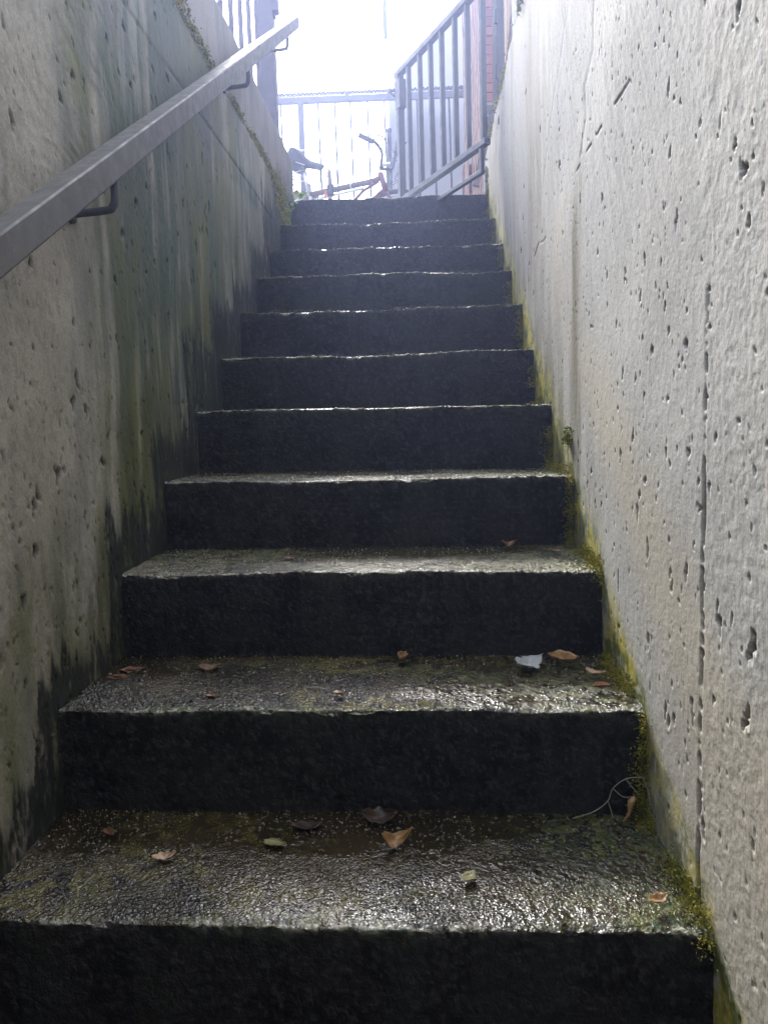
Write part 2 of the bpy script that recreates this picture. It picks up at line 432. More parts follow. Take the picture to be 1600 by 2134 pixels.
def right_wall():
    root = empty('retaining_wall', (XR, 0, ZFLOOR)); tag(root, 'pale pitted concrete wall along the right side of the stairs', 'wall')
    Y1 = np.concatenate([np.linspace(YBACK, -.35, 60)[:-1], spaced(-.35, 1.0, .0024, .0032)[:-1], spaced(1.0, YEND, .0036, .0085)])
    Z1 = np.concatenate([np.linspace(ZFLOOR, -.3, 30)[:-1], spaced(-.3, 1.45, .0028, .003)[:-1], spaced(1.45, ZTOP - .008, .004, .005)])
    Yg, Zg = np.meshgrid(Y1, Z1, indexing='ij')
    h = fbm(Yg * 2.2, Zg * 2.2, 1, 2) * .006
    far = sstep(.5, 1.4, Yg) * .8 + sstep(.6, 1.1, Zg) * .5
    # trowel drag marks, leaning in the upper part
    a = .55; u = Yg * math.cos(a) - Zg * math.sin(a); w = Yg * math.sin(a) + Zg * math.cos(a)
    mixd = sstep(.75, 1.15, Zg + .15 * fbm(Yg * 3, Zg * 3, 3, 2))
    h += (1 - mixd) * fbm(Yg * 55, Zg * 20, 4, 4, .6) * .0003
    h += mixd * fbm(u * 60, w * 8, 5, 4, .6) * .0011 + mixd * fbm(u * 16, w * 3, 6, 3) * .0018
    h += fbm(Yg * 110, Zg * 110, 7, 3, .65) * .0005 * (1 + .7 * sstep(.10, .0, Yg))
    PIT = np.zeros_like(h)
    # cast joint at z = 1.19 with torn cracks
    cr = poly_dist(Yg, Zg, [(.35, 1.205), (.55, 1.21), (.72, 1.215), (.867, 1.208), (1.015, 1.222), (1.06, 1.19), (1.083, 1.174), (1.273, 1.171), (1.36, 1.188), (1.485, 1.165), (1.56, 1.12)])
    g = np.exp(-(cr / .0022) ** 2) * sstep(.42, .66, vn(Yg * 21, Zg * 6, 9) + .05)
    h -= g * .004; PIT = np.maximum(PIT, g * .35)
    for p, q, dep in (([(.657, 1.55), (.674, 1.39), (.764, 1.355), (.746, 1.289), (.79, 1.23)], .010, .006), ([(.9, 1.62), (1.15, 1.45), (1.3, 1.3)], .007, .003)):
        dd = poly_dist(Yg, Zg, p); gg = np.exp(-(dd / q) ** 2) * (.4 + .8 * vn(Yg * 30, Zg * 30, 11))
        h -= gg * dep * .35; PIT = np.maximum(PIT, gg * .1)
    # vertical formwork joint at y = .056
    jy = .056 + .0055 * fbm(Zg * 11, Zg * 0, 12, 4, .6)
    jm = sstep(.80, .66, Zg + .05 * fbm(Zg * 30, Zg * 0, 131, 2))
    jn = .05 + .95 * sstep(.32, .56, .6 * vn(Zg * 45, Zg * 0 + 3, 13) + .4 * vn(Zg * 140, Yg * 90, 130))
    jg = np.exp(-(np.abs(Yg - jy) / (.0036 + .0016 * vn(Zg * 35, Zg * 0, 132))) ** 3) * jm * jn
    h -= jg * .009; PIT = np.maximum(PIT, np.clip(jg * 1.3, 0, 1))
    ru = np.exp(-((Yg - .06) / .03) ** 2) * sstep(.66, .8, Zg)
    h += ru * fbm(Yg * 28, Zg * 20, 14, 4, .6) * .002
    lump = sstep(.62, .9, Zg) * sstep(.12, -.05, Yg)
    h += lump * fbm(Yg * 11, Zg * 7, 15, 4, .5) * .0018
    # bug holes
    stamp_pits(Y1, Z1, H := h, PIT, 2300, .0013, .0034, .005, ((-.5, 1.3), (-.3, 1.5)))
    stamp_pits(Y1, Z1, h, PIT, 190, .0024, .0070, .008, ((-.5, 1.0), (-.2, 1.25)), 2.2, 2.6)
    stamp_pits(Y1, Z1, h, PIT, 46, .004, .008, .009, ((-.3, .45), (.1, .95)), 2.2, 1.5)
    stamp_pits(Y1, Z1, h, PIT, 120, .003, .008, .006, ((1.0, 3.0), (.7, 2.0)), 1.6, 2.4)
    stamp_pits(Y1, Z1, h, PIT, 2, .018, .022, .012, ((2.37, 2.41), (1.94, 1.96)), 1.6, 1)
    # worn top edge
    te = sstep(ZTOP - .045, ZTOP, Zg)
    h -= te * te * (.018 + .022 * np.clip(fbm(Yg * 9, Zg * 4, 16, 4), -.5, 1))
    sz = stair_z(Yg) + tilt(XR)
    ab = Zg - sz                                   # height above the tread below
    ramp_ab = Zg - (Yg / D * .1815 + .0)           # height above the nosing line
    mw = .8 + 1.1 * sstep(.3, .9, Yg)
    moss = np.clip(np.exp(-np.clip(ab, 0, 1) / (.026 * mw)) + .95 * np.exp(-np.clip(ramp_ab + .02 * fbm(Yg * 12, Zg * 12, 17, 3), 0, 1) / (.022 * mw)), 0, 1)
    moss *= .5 + .5 * sstep(-.3, .2, fbm(Yg * 6, Zg * 6, 18, 3))
    moss = np.maximum(moss, sstep(2.7, 2.9, Yg) * sstep(.12, .0, Zg - 1.8) * .8)
    moss = np.maximum(moss, .7 * te * sstep(.0, .5, fbm(Yg * 8, Zg * 8, 19, 3)))
    grime = .9 * np.exp(-np.clip(ramp_ab, 0, 3) / .17) * sstep(.3, 1.0, Yg) + .35 * sstep(1.2, 2.6, Yg) * sstep(-.1, .5, fbm(Yg * 3, Zg * 1.5, 20, 3))
    beige = np.exp(-((ramp_ab - .30 - .05 * fbm(Yg * 4, Zg * 4, 21, 3)) / .11) ** 2) * sstep(1.0, .6, Yg) + .8 * np.exp(-((Yg - 1.05) / .16) ** 2) * sstep(.6, .9, Zg) * sstep(1.32, 1.1, Zg)
    beige = np.clip(beige + .75 * sstep(.42, .1, ramp_ab) * sstep(.35, -.05, Yg), 0, 1)  # warm bounce light painted into the lower near part
    streak = np.exp(-((Yg - .83 - .03 * fbm(Zg * 5, Zg * 0, 22, 2)) / .055) ** 2) * sstep(1.32, 1.15, Zg) * sstep(.5, .66, Zg)
    streak = np.maximum(streak, .6 * sstep(.35, .6, vn(Yg * 11, Yg * 0, 23)) * sstep(1.0, 1.4, Yg) * sstep(.9, 1.1, Zg))
    # gaps and leaning stains at a step's moss are hidden below the treads
    X = XR - h
    X[:, -1] = XR + .06; X[-1, :] = XR + .06
    V = np.stack([X, Yg, Zg], -1) - np.array((XR, 0, ZFLOOR))
    k0 = (Zg > sz - .05)[:-1, :-1] | (Yg[:-1, :-1] < -.4)
    col = lerp((.52, .51, .485), (.59, .58, .55), rmp(nz(Yg * 5, Zg * 5, 201), .3, .7))
    col = lerp(col, (.43, .42, .395), rmp(nz(Yg * 60, Zg * 22, 202, 3), .35, .75, .35))
    col = lerp(col, (.60, .55, .455), beige * .9)
    col = lerp(col, (.27, .26, .245), (.82) * sstep(.55, 1.7, Yg + .25 * fbm(Yg * 3, Zg * 2, 210, 3)))  # far half toned down against the sun in colour, plus real grime
    col = lerp(col, (.20, .16, .085), streak * rmp(nz(Yg * 24, Zg * 3, 203), .25, .65) * .85)
    col = lerp(col, (.15, .14, .115), np.clip(grime, 0, 1) * rmp(nz(Yg * 26, Zg * 5, 204), .28, .6))
    mcol = lerp((.13, .15, .018), (.46, .40, .045), rmp(nz(Yg * 28, Zg * 28, 205, 3), .35, .65))
    col = lerp(col, mcol, moss * rmp(nz(Yg * 80, Zg * 60, 206, 4, .7), .22, .48))
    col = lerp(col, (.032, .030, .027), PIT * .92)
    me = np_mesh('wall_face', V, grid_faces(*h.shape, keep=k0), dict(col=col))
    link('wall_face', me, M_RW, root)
    b = close_wall(XR + .02, XR + .24, 'wall_core', M_CORE, root); b.location = (-XR, 0, -ZFLOOR)
    return root
def left_wall():
    root = empty('retaining_wall', (XL, 0, ZFLOOR)); tag(root, 'grey algae-stained concrete wall carrying the handrail, left of the stairs', 'wall')
    Y1 = np.concatenate([np.linspace(YBACK, -.05, 50)[:-1], spaced(-.05, 1.4, .0032, .0042)[:-1], spaced(1.4, YEND, .0045, .0075)])
    Z1 = np.concatenate([np.linspace(ZFLOOR, -.3, 30)[:-1], spaced(-.3, ZTOP - .006, .0036, .0046)])
    Yg, Zg = np.meshgrid(Y1, Z1, indexing='ij')
    h = fbm(Yg * 2, Zg * 2, 51, 3) * .005
    h += fbm(Yg * 50, Zg * 22, 52, 4, .6) * .0007 + fbm(Yg * 90, Zg * 90, 53, 3, .6) * .0005
    lf = sstep(.9, 1.3, Zg) * sstep(.9, .5, Yg)
    h += lf * fbm(Yg * 20, Zg * 60 + 8 * fbm(Yg * 5, Zg * 5, 54, 2), 55, 3) * .0014
    PIT = np.zeros_like(h)
    up = sstep(1.785, 1.80, Zg + .006 * fbm(Yg * 20, Zg * 20, 56, 3))
    h -= up * .004
    jg = np.exp(-((Zg - 1.795 - .008 * fbm(Yg * 14, Yg * 0, 57, 3)) / .006) ** 2); h -= jg * .005
    for zc, amp in ((1.59, .0022),):
        l = np.exp(-((Zg - zc - .006 * fbm(Yg * 3, Yg * 0, 58, 3)) / .005) ** 2) * sstep(.3, .55, vn(Yg * 6, Zg * 2, 59) + .12); h -= l * amp; PIT = np.maximum(PIT, l * .18)
    h += sstep(1.585, 1.60, Zg) * .0012
    stamp_pits(Y1, Z1, h, PIT, 1500, .0016, .0038, .0035, ((-.05, 1.6), (-.2, 1.8)))
    stamp_pits(Y1, Z1, h, PIT, 260, .003, .0085, .006, ((-.05, 1.9), (.1, 1.78)), 2.2, 2.4)
    stamp_pits(Y1, Z1, h, PIT, 45, .006, .011, .006, ((.1, 1.2), (.3, 1.6)), 2.0, 1.6)
    stamp_pits(Y1, Z1, h, PIT, 900, .0014, .0036, .004, ((-.05, .75), (-.15, .75)), 1.8, 2.0)
    te = sstep(ZTOP - .03, ZTOP, Zg); h -= te * te * (.010 + .012 * np.clip(fbm(Yg * 10, Zg * 4, 60, 4), -.4, 1))
    sz = stair_z(Yg) + tilt(XL)
    ab = Zg - sz; ra = Zg - (Yg / D * .1815)
    # splash band: ragged steps of black growth above each tread
    blk = np.clip(np.floor((Yg + .05 * fbm(Zg * 3, Zg * 0, 61, 2) + .10) / D), -9, 10)
    hgt = (.11 + .12 * _h(blk, blk * 0, 3)) * (.55 + .42 * sstep(.3, .9, Yg)) + .05 * fbm(Yg * 28, Yg * 0, 62, 3) + .05 * fbm(Yg * 80, Zg * 3, 63, 3)
    grime = sstep(.014, -.02, (Zg - np.array([ZFLOOR] + [ZN[i] for i in range(-2, 12)])[np.clip(blk.astype(int) + 1, -3, 11) + 3]) - hgt)
    grime = np.maximum(grime, sstep(.09, .02, ab + .02 * fbm(Yg * 30, Zg * 8, 64, 3)) * .95)
    grime = grime * (.96 - .25 * sstep(2.2, 2.9, Yg))
    grime = np.maximum(grime, .45 * sstep(.38, .2, ra) * sstep(-.2, .4, fbm(Yg * 18, Zg * 3, 65, 4)))
    # algae streaks running down the middle of the wall
    streak = sstep(.40, .58, Yg + .05 * fbm(Zg * 3, Zg * 0, 66, 2)) * (.45 + .55 * sstep(2.5, 1.2, Yg)) * (1 - up)
    streak = np.maximum(streak, .9 * sstep(.3, .6, vn(Yg * 9, Yg * 0, 67)) * sstep(1.75, 1.2, Zg + .3 * vn(Yg * 12, Yg * 0, 68)) * sstep(.5, .7, Yg) * (1 - up))
    streak = np.maximum(streak, .75 * sstep(.52, .72, vn(Yg * 7 + 4, Yg * 0, 69)) * (1 - up) * sstep(1.0, 1.5, Zg) * sstep(.4, .9, Yg))
    streak = np.clip(streak + .5 * np.exp(-((Zg - 1.57) / .035) ** 2) * sstep(.7, 1.2, Yg), 0, 1)
    algae = sstep(.50, .10, Zg - .25 * Yg + .22 * fbm(Yg * 5, Zg * 5, 70, 3)) * .7
    algae = np.maximum(algae, .8 * sstep(.42, .15, ra) * sstep(.3, .5, Yg) * sstep(1.6, .9, Yg))
    moss = np.exp(-((Zg - 1.80 - .01 * fbm(Yg * 9, Yg * 0, 71, 2)) / .022) ** 2) * sstep(.05, .45, fbm(Yg * 5, Zg * 2, 72, 3) + .1) * sstep(1.0, 1.4, Yg)
    moss = np.maximum(moss, .9 * sstep(2.55, 2.85, Yg) * sstep(.20, .02, Zg - 1.66) * sstep(1.55, 1.63, Zg))
    moss = np.maximum(moss, .35 * np.exp(-np.clip(ab, 0, 1) / .02) * sstep(1.2, 1.6, Yg))
    X = XL + h
    X[:, -1] = XL - .06; X[-1, :] = XL - .06
    V = np.stack([X, Yg, Zg], -1) - np.array((XL, 0, ZFLOOR))
    k0 = (Zg > sz - .05)[:-1, :-1] | (Yg[:-1, :-1] < -.06)
    col = lerp((.295, .267, .215), (.37, .335, .275), rmp(nz(Yg * 4, Zg * 4, 301), .3, .7))
    col = lerp(col, (.15, .147, .135), rmp(nz(Yg * 13, Zg * 1.4, 302), .45, .72, .55))
    col = lerp(col, (.185, .165, .15), up * .85)
    yw = Yg + .035 * fbm(Yg * 3, Zg * 2.2, 310, 3)
    scol = lerp((.050, .072, .045), (.105, .110, .035), rmp(nz(yw * 7, Zg * 2.2, 303, 3), .3, .7))
    sn = .55 * nz(yw * 17, Zg * 1.3, 304, 5, .6) + .45 * nz(Yg * 5, Zg * 3.5, 311, 4, .6)
    col = lerp(col, scol, streak * rmp(sn, .25, .52))
    col = lerp(col, (.34, .315, .27), .5 * rmp(nz(yw * 26, Zg * 2.0, 312, 4, .6), .58, .78) * (1 - up) * sstep(.4, .7, Yg))
    col = lerp(col, (.10, .10, .095), .6 * rmp(nz(Yg * 3.5 + Zg * 2.5, Zg * 2.5, 313, 4, .6), .55, .75) * sstep(1.0, 1.35, Zg))
    col = lerp(col, (.125, .13, .045), algae * rmp(nz(Yg * 14, Zg * 5, 305, 5, .6), .32, .66))
    mott = nz(Yg * 110, Zg * 60, 315, 3, .7)
    col = lerp(col, (.13, .125, .09), .35 * rmp(mott, .52, .66) * (1 - up))
    col = lerp(col, (.014, .016, .013), np.clip(grime, 0, 1) * rmp(.65 * nz(Yg * 60, Zg * 10, 306, 4, .7) + .35 * mott, .24, .50))
    col = lerp(col, (.11, .10, .095), .55 * up * rmp(nz(Yg * 22, Zg * 6, 316, 4, .6), .45, .7))
    mcol = lerp((.05, .07, .012), (.19, .17, .025), rmp(nz(Yg * 30, Zg * 30, 307, 3), .35, .65))
    col = lerp(col, mcol, moss * rmp(nz(Yg * 60, Zg * 25, 308, 4, .7), .35, .6))
    col = lerp(col, (.018, .018, .017), PIT * .85)
    me = np_mesh('wall_face', V, grid_faces(*h.shape, keep=k0, flip=True), dict(col=col))
    link('wall_face', me, M_LW, root)
    b = close_wall(XL - .02, XL - .24, 'wall_core', M_CORE, root); b.location = (-XL, 0, -ZFLOOR)
    return root
right_wall(); left_wall()

# ---------------------------------------------------------------- ground (open over the stairwell), lower floor, unseen house added behind to block light
def ground():
    xa, xb, ya, yb = XL - .22, XR + .22, YBACK - .2, YN[11] + .28
    S = 220; z = 1.79
    v = []; f = []
    xs = [-S, xa, xb, S]; ys = [-S, ya, yb, S]
    for y in ys:
        for x in xs: v.append((x, y, z))
    for j in range(3):
        for i in range(3):
            if i == 1 and j == 1: continue
            f.append((j * 4 + i, j * 4 + i + 1, j * 4 + i + 5, j * 4 + i + 4))
    me = bpy.data.meshes.new('ground'); me.from_pydata(v, [], f); me.update()
    tag(link('ground', me, M_GROUND), kind='structure')
    mb = MB(); mb.box((0, (YBACK + YN[-1]) / 2, ZFLOOR - .05 + .18), (XR - XL + .1, YN[-1] - YBACK, .1)); tag(mb.build('cellar_floor', M_GROUND), kind='structure')
    hz_ = empty('unseen_cellar_house', (0, YBACK, ZFLOOR)); tag(hz_, 'unseen house wall with cellar door, added behind the camera to block light', 'house')
    mb = MB(); mb.box((0, -.15, 1.75), (9, .3, 3.5)); mb.build('wall', M_HOUSE, hz_)
    mb = MB(); mb.box((0, .02, 1.2), (.84, .05, 1.96), bev=.004); dr = mb.build('door', M_BROWN, hz_)
    mb = MB(); mb.tube(bez([(.33, .045, 1.2), (.33, .10, 1.2), (.25, .105, 1.2), (.20, .105, 1.2)], 4), .009); mb.build('handle', M_STEEL, dr, True)
ground()

# ---------------------------------------------------------------- handrail on the left wall
def handrail():
    root = empty('handrail', (-.405, 1.3, 1.0)); tag(root, 'grey painted square-tube handrail sloping up the left wall', 'handrail')
    O = Vector(root.location)
    s = .6315; x = -.405; w, h = .040, .046
    def zc(y): return .884 + s * (y - .05) - .001
    mb = MB(); a = Vector((x, -.75, zc(-.75))); b = Vector((x, 2.70, zc(2.70)))
    d = (b - a).normalized(); xx = Vector((1, 0, 0)); zz = xx.cross(d)
    rot = Matrix(((xx.x, d.x, zz.x), (xx.y, d.y, zz.y), (xx.z, d.z, zz.z)))
    mb.box((a + b) / 2 - O, (w, (b - a).length, h), rot=rot, bev=.003)
    mb.build('rail', M_RAIL, root)
    for y in (-.45, .455, 1.63, 2.46):
        mb = MB(); zt = zc(y) - h * .5 / math.cos(math.atan(s)) + .004; zl = zt - .062
        pts = [(x, y, zt), (x, y, zl + .02), (x - .004, y, zl + .006), (x - .016, y, zl), (XL + .0 if y < 2 else -.53, y, zl - .004)]
        mb.tube([Vector(p) - O for p in bez(pts, 4)], .0072, 8)
        mb.tube([Vector((XL - .003, y, zl - .004)) - O, Vector((XL + .006, y, zl - .004)) - O], .016, 12) if y < 2 else None
        mb.build('bracket', M_DARK if y < 2 else M_RAIL, root, True)
handrail()

# ---------------------------------------------------------------- railing on the left wall top
def left_railing():
    root = empty('wall_railing', (-.568, 2.87, ZTOP)); tag(root, 'mauve-grey steel railing with flat bars on top of the left wall', 'railing')
    O = Vector(root.location)
    mb = MB(); mb.box((0, 0, .52), (.072, .072, 1.06), bev=.004); p = mb.build('post', M_FENCE, root)
    mb = MB(); mb.box((.046, -.01, .70), (.034, .05, .16), bev=.004); mb.build('lock_keep', M_FENCE, p)
    mb = MB(); mb.tube([(.040, -.01, .615), (.040, -.01, .595)], .010, 8); mb.build('latch_stud', M_DARK, p)
    mb = MB(); mb.box((0, -1.43, .07), (.03, 2.78, .03), bev=.003); mb.build('lower_rail', M_FENCE, root)
    mb = MB(); mb.box((0, -1.43, .93), (.05, 2.78, .03), bev=.003); mb.build('top_rail', M_FENCE, root)
    y = -.25
    while y > -2.8:
        mb = MB(); mb.box((0, y, .50), (.018, .018, .84), bev=.002); mb.build('bar', M_FENCE, root); y -= .165
left_railing()

# ---------------------------------------------------------------- gate and its post, right
def gate():
    A = Vector((.045, 3.262, 0)); B = Vector((.4445, 2.479, 0)); dv = (B - A); L = dv.length; dv.normalize()
    root = empty('steel_gate', (B.x, B.y, 1.88)); tag(root, 'blue-grey steel bar gate standing open at the top of the stairs', 'gate')
    O = Vector(root.location); rz = math.atan2(dv.y, dv.x)
    def P(s, z): return Vector((A.x, A.y, z)) + dv * s - O
    zb, zt = 1.907, 2.555; s0 = .02
    mb = MB(); mb.box(P(s0 + .012, (1.88 + zt) / 2), (.036, .036, zt - 1.88), rz=rz, bev=.003); st = mb.build('closing_stile', M_GATE, root)
    mb = MB(); mb.box(P(s0 + .022, (zt - .03 + 2.36) / 2), (.062, .040, zt - .05 - 2.36), rz=rz, bev=.004); lk = mb.build('lock_box', M_GATE, st)
    mb = MB(); q = P(s0 - .008, 2.495); mb.tube(bez([q, q + Vector((-.03, .0, -.018)), q + Vector((-.045, 0, -.02)), q + Vector((-.02, 0, -.045)), q + Vector((0, 0, -.055))], 4), .006, 8); mb.build('latch_handle', M_SHEET, st, True)
    mb = MB(); q = P(s0 - .008, 2.41); mb.tube(bez([q + Vector((0, 0, .03)), q + Vector((-.006, 0, .02)), q + Vector((-.006, 0, -.05)), q + Vector((0, 0, -.06))], 4), .005, 8); mb.build('strike_plate', M_SHEET, st, True)
    mb = MB(); mb.bar(P(0, zt), P(L + .01, zt), .036, .030, bev=.003); mb.build('top_rail', M_GATE, root)
    mb = MB(); mb.bar(P(.03, zb - .003), P(L + .01, zb - .003), .032, .028, bev=.003); mb.build('bottom_rail', M_GATE, root)
    mb = MB(); mb.box(P(L - .019, (zb + zt) / 2), (.022, .026, zt - zb - .02), rz=rz, bev=.003); mb.build('hinge_stile', M_GATE, root)
    mb = MB(); mb.box(P(L - .04, 1.838), (.018, .018, .112), rz=rz, bev=.002); mb.bar(P(.02, 1.79), P(L - .03, 1.79), .02, .018); mb.build('lower_frame', M_GATE, root)
    n = 8
    for i, s in enumerate((.143, .269, .384, .497, .622, .732)):
        mb = MB(); mb.box(P(s, (zb + zt) / 2), (.017, .024, zt - zb - .028), rz=rz, bev=.002); mb.build('bar', M_GATE, root)
    post = empty('gate_post', (.532, 2.78, ZTOP)); tag(post, 'tall blue-grey gate hinge post on the right wall top', 'post')
    mb = MB(); mb.box((0, 0, .55), (.040, .040, 1.12), rz=R(32), bev=.003); mb.build('shaft', M_GATE, post)
    for z in (.22, .46): mb = MB(); mb.tube([(-.012, -.026, z), (-.012, -.026, z + .06)], .008, 8); mb.build('hinge', M_GATE, post)
    p2 = empty('railing_post', (.535, 2.02, ZTOP)); tag(p2, 'short-seen steel railing post nearest the camera on the right wall top', 'post')
    mb = MB(); mb.box((0, 0, .55), (.05, .06, 1.12), rz=R(12), bev=.003); mb.build('shaft', M_GATE, p2)
gate()

# ---------------------------------------------------------------- fence behind the landing
YF = 5.4
def back_fence():
    root = empty('rod_fence', (-.12, YF, 1.8)); tag(root, 'grey rail fence with thin vertical rods behind the bicycle', 'fence')
    O = Vector(root.location)
    mb = MB(); mb.bar(Vector((-1.9, YF, 3.405)) - O, Vector((.69, YF, 3.38)) - O, .03, .052, bev=.004); mb.build('top_rail', M_FENCE, root)
    for x in (-.79, -1.8):
        mb = MB(); mb.box(Vector((x, YF, 2.58)) - O, (.045, .045, 1.6), bev=.003); po = mb.build('post', M_FENCE, root)
        mb = MB(); mb.box(Vector((x, YF, 3.0)) - O, (.049, .049, .018), bev=.002); mb.build('collar', M_PLASTER, po)
    for x in (-1.62, -1.48, -1.34, -1.2, -1.08, -.955, -.648, -.512, -.385, -.245, -.108, .02, .157, .29, .415, .54):
        mb = MB(); mb.tube([Vector((x, YF, 3.385)) - O, Vector((x + .02, YF, 1.85)) - O], .0088, 6); mb.build('rod', M_DARK, root)
    mb = MB(); mb.bar(Vector((-1.9, YF, 1.86)) - O, Vector((.69, YF, 1.86)) - O, .02, .03, bev=.002); mb.build('bottom_rail', M_FENCE, root)
    for x in (-.41, -.07, .28):
        mb = MB(); mb.box(Vector((x, YF + .004, 3.43)) - O, (.03, .02, .04), bev=.002); mb.build('bracket', M_FENCE, root)
    # corrugated sheet of the low lean-to roof that starts above the rail and climbs away
    n, md = 620, 3
    xs = np.linspace(-1.9, .66, n); t = np.linspace(0, .9, md)
    X, T = np.meshgrid(xs, t, indexing='ij')
    el = R(23.5)
    wv = .007 * np.sin(X * 2 * math.pi / .034)
    top = np.stack([X, YF + .02 + T * math.cos(el), 3.452 - .008 * (X - .66) / 1 + T * math.sin(el) + wv], -1)
    bot = top - np.array((0, 0, .016))
    V = np.concatenate([top.reshape(-1, 3), bot.reshape(-1, 3)]); N = n * md
    F = np.concatenate([grid_faces(n, md, flip=True), grid_faces(n, md) + N])
    e = np.arange(n - 1) * md
    F = np.concatenate([F, np.stack([e, e + md, e + md + N, e + N], -1), np.stack([e + md - 1, e + md - 1 + N, e + 2 * md - 1 + N, e + 2 * md - 1], -1)])
    me = np_mesh('corrugated_sheet', V, F)
    o = link('corrugated_roof', me, M_DARK); tag(o, 'grey corrugated roof sheet edge just above the fence rail', 'roof')
back_fence()

# ---------------------------------------------------------------- house, timber, bricks behind
def house_right():
    root = empty('plaster_house', (.9, 6.5, 1.8)); tag(root, 'white plastered house behind the gate', 'house')
    O = Vector(root.location)
    mb = MB(); mb.box(Vector((1.79, 8.5, 3.65)) - O, (3.8, 4.0, 3.7)); mb.build('wall', M_PLASTER, root)
    mb = MB(); mb.tube([Vector((-.125, 6.47, 4.38)) - O, Vector((-.125, 6.47, 5.5)) - O], .016, 8); mb.build('corner_conduit', M_DARK, root, True)
    pp = empty('drain_pipe', (-.083, 5.6, 1.8)); tag(pp, 'short grey standpipe beside the house corner, behind the handlebar', 'pipe')
    mb = MB(); mb.tube([(0, 0, 0), (0, 0, 1.40)], .020, 14); sh = mb.build('shaft', M_SHEET, pp, True)
    mb = MB(); mb.tube([(0, 0, 1.395), (0, 0, 1.42)], .024, 14); mb.build('rim', M_SHEET, pp, True)
    # brick pier
    br = empty('brick_pier', (.88, 5.3, 1.8)); tag(br, 'red brick pier on a dark stone base beyond the gate post', 'pier')
    O = Vector(br.location)
    mb = MB(); mb.box(Vector((.875, 5.40, 3.9)) - O, (.352, .18, 1.30)); mb.build('mortar_core', M_MORTAR, br)
    mb = MB(); mb.box((0, 0, 0), (.113, .2, .060), bev=.003); half = mb.mesh('brick')
    mb = MB(); mb.box((0, 0, 0), (.232, .2, .060), bev=.003); full = mb.mesh('brick')
    rr_ = random.Random(3); var = {}
    for nm, bm in (('h', half), ('f', full)):
        for k in range(3):
            c = bm.copy(); c.materials.append(M_BRICK[k]); var[nm, k] = c
    for c in range(18):
        z = 3.30 + c * .0705
        lay = (('f', .815), ('h', .998)) if c % 2 == 0 else (('h', .755), ('f', .938))
        for nm, x in lay:
            o = bpy.data.objects.new('brick', var[nm, rr_.randrange(3)]); COL.objects.link(o); o.parent = br
            o.location = Vector((x, 5.395 + rr_.uniform(-.003, .003), z)) - O
    rs2 = random.Random(8)
    for i in range(4):
        for j in range(2):
            mb = MB(); w = .17 + rs2.uniform(-.01, .01); mb.box((0, 0, 0), (w, .2, .34), bev=.03)
            o = mb.build('base_stone', M_STONE, br); o.location = Vector((.79 + j * .175, 5.4 + rs2.uniform(-.012, .012), 1.97 + i * .352)) - O
    # timber boards of the porch, left of the pier
    tb = empty('timber_porch', (.62, 5.32, 1.8)); tag(tb, 'pale pinkish vertical timber boards seen through the gate bars', 'timber')
    O = Vector(tb.location)
    for x, w in ((.628, .088), (.542, .034)):
        mb = MB(); mb.box((0, 0, 0), (w, .03, 3.4), bev=.003); o = mb.build('board', M_WOOD, tb); o.location = Vector((x, 5.30, 3.5)) - O
    mb = MB(); mb.bar(Vector((.61, 5.27, 2.62)) - O, Vector((.70, 5.27, 2.98)) - O, .02, .05); mb.build('brace', M_BROWN, tb)  # dark bar put in for a patch of shade on the boards
    rr2 = empty('brick_footing', (.58, 5.44, 1.8)); tag(rr2, 'low red brick strip between the pink timber boards', 'brickwork')
    O = Vector(rr2.location)
    mb = MB(); mb.box(Vector((.575, 5.45, 2.33)) - O, (.10, .1, 1.02)); mb.build('mortar_core', M_MORTAR, rr2)
    for c in range(14):
        o = bpy.data.objects.new('brick', var['h', rr_.randrange(3)]); COL.objects.link(o); o.parent = rr2
        o.location = Vector((.575, 5.45 - .02, 1.86 + c * .0705)) - O
    # leaning planks right of the post
    lp = empty('leaning_planks', (.98, 4.4, 1.8)); tag(lp, 'cream boards with brown diagonal brace right of the gate post', 'planks')
    O = Vector(lp.location)
    for x in (.812, .93):
        mb = MB(); mb.box((0, 0, 0), (.115, .025, 2.6), bev=.002); o = mb.build('board', M_WOOD2, lp); o.location = Vector((x, 4.42, 3.1)) - O
    mb = MB(); mb.bar(Vector((.765, 4.385, 2.98)) - O, Vector((.85, 4.385, 3.65)) - O, .03, .06); mb.build('brace', M_BROWN, lp)
house_right()

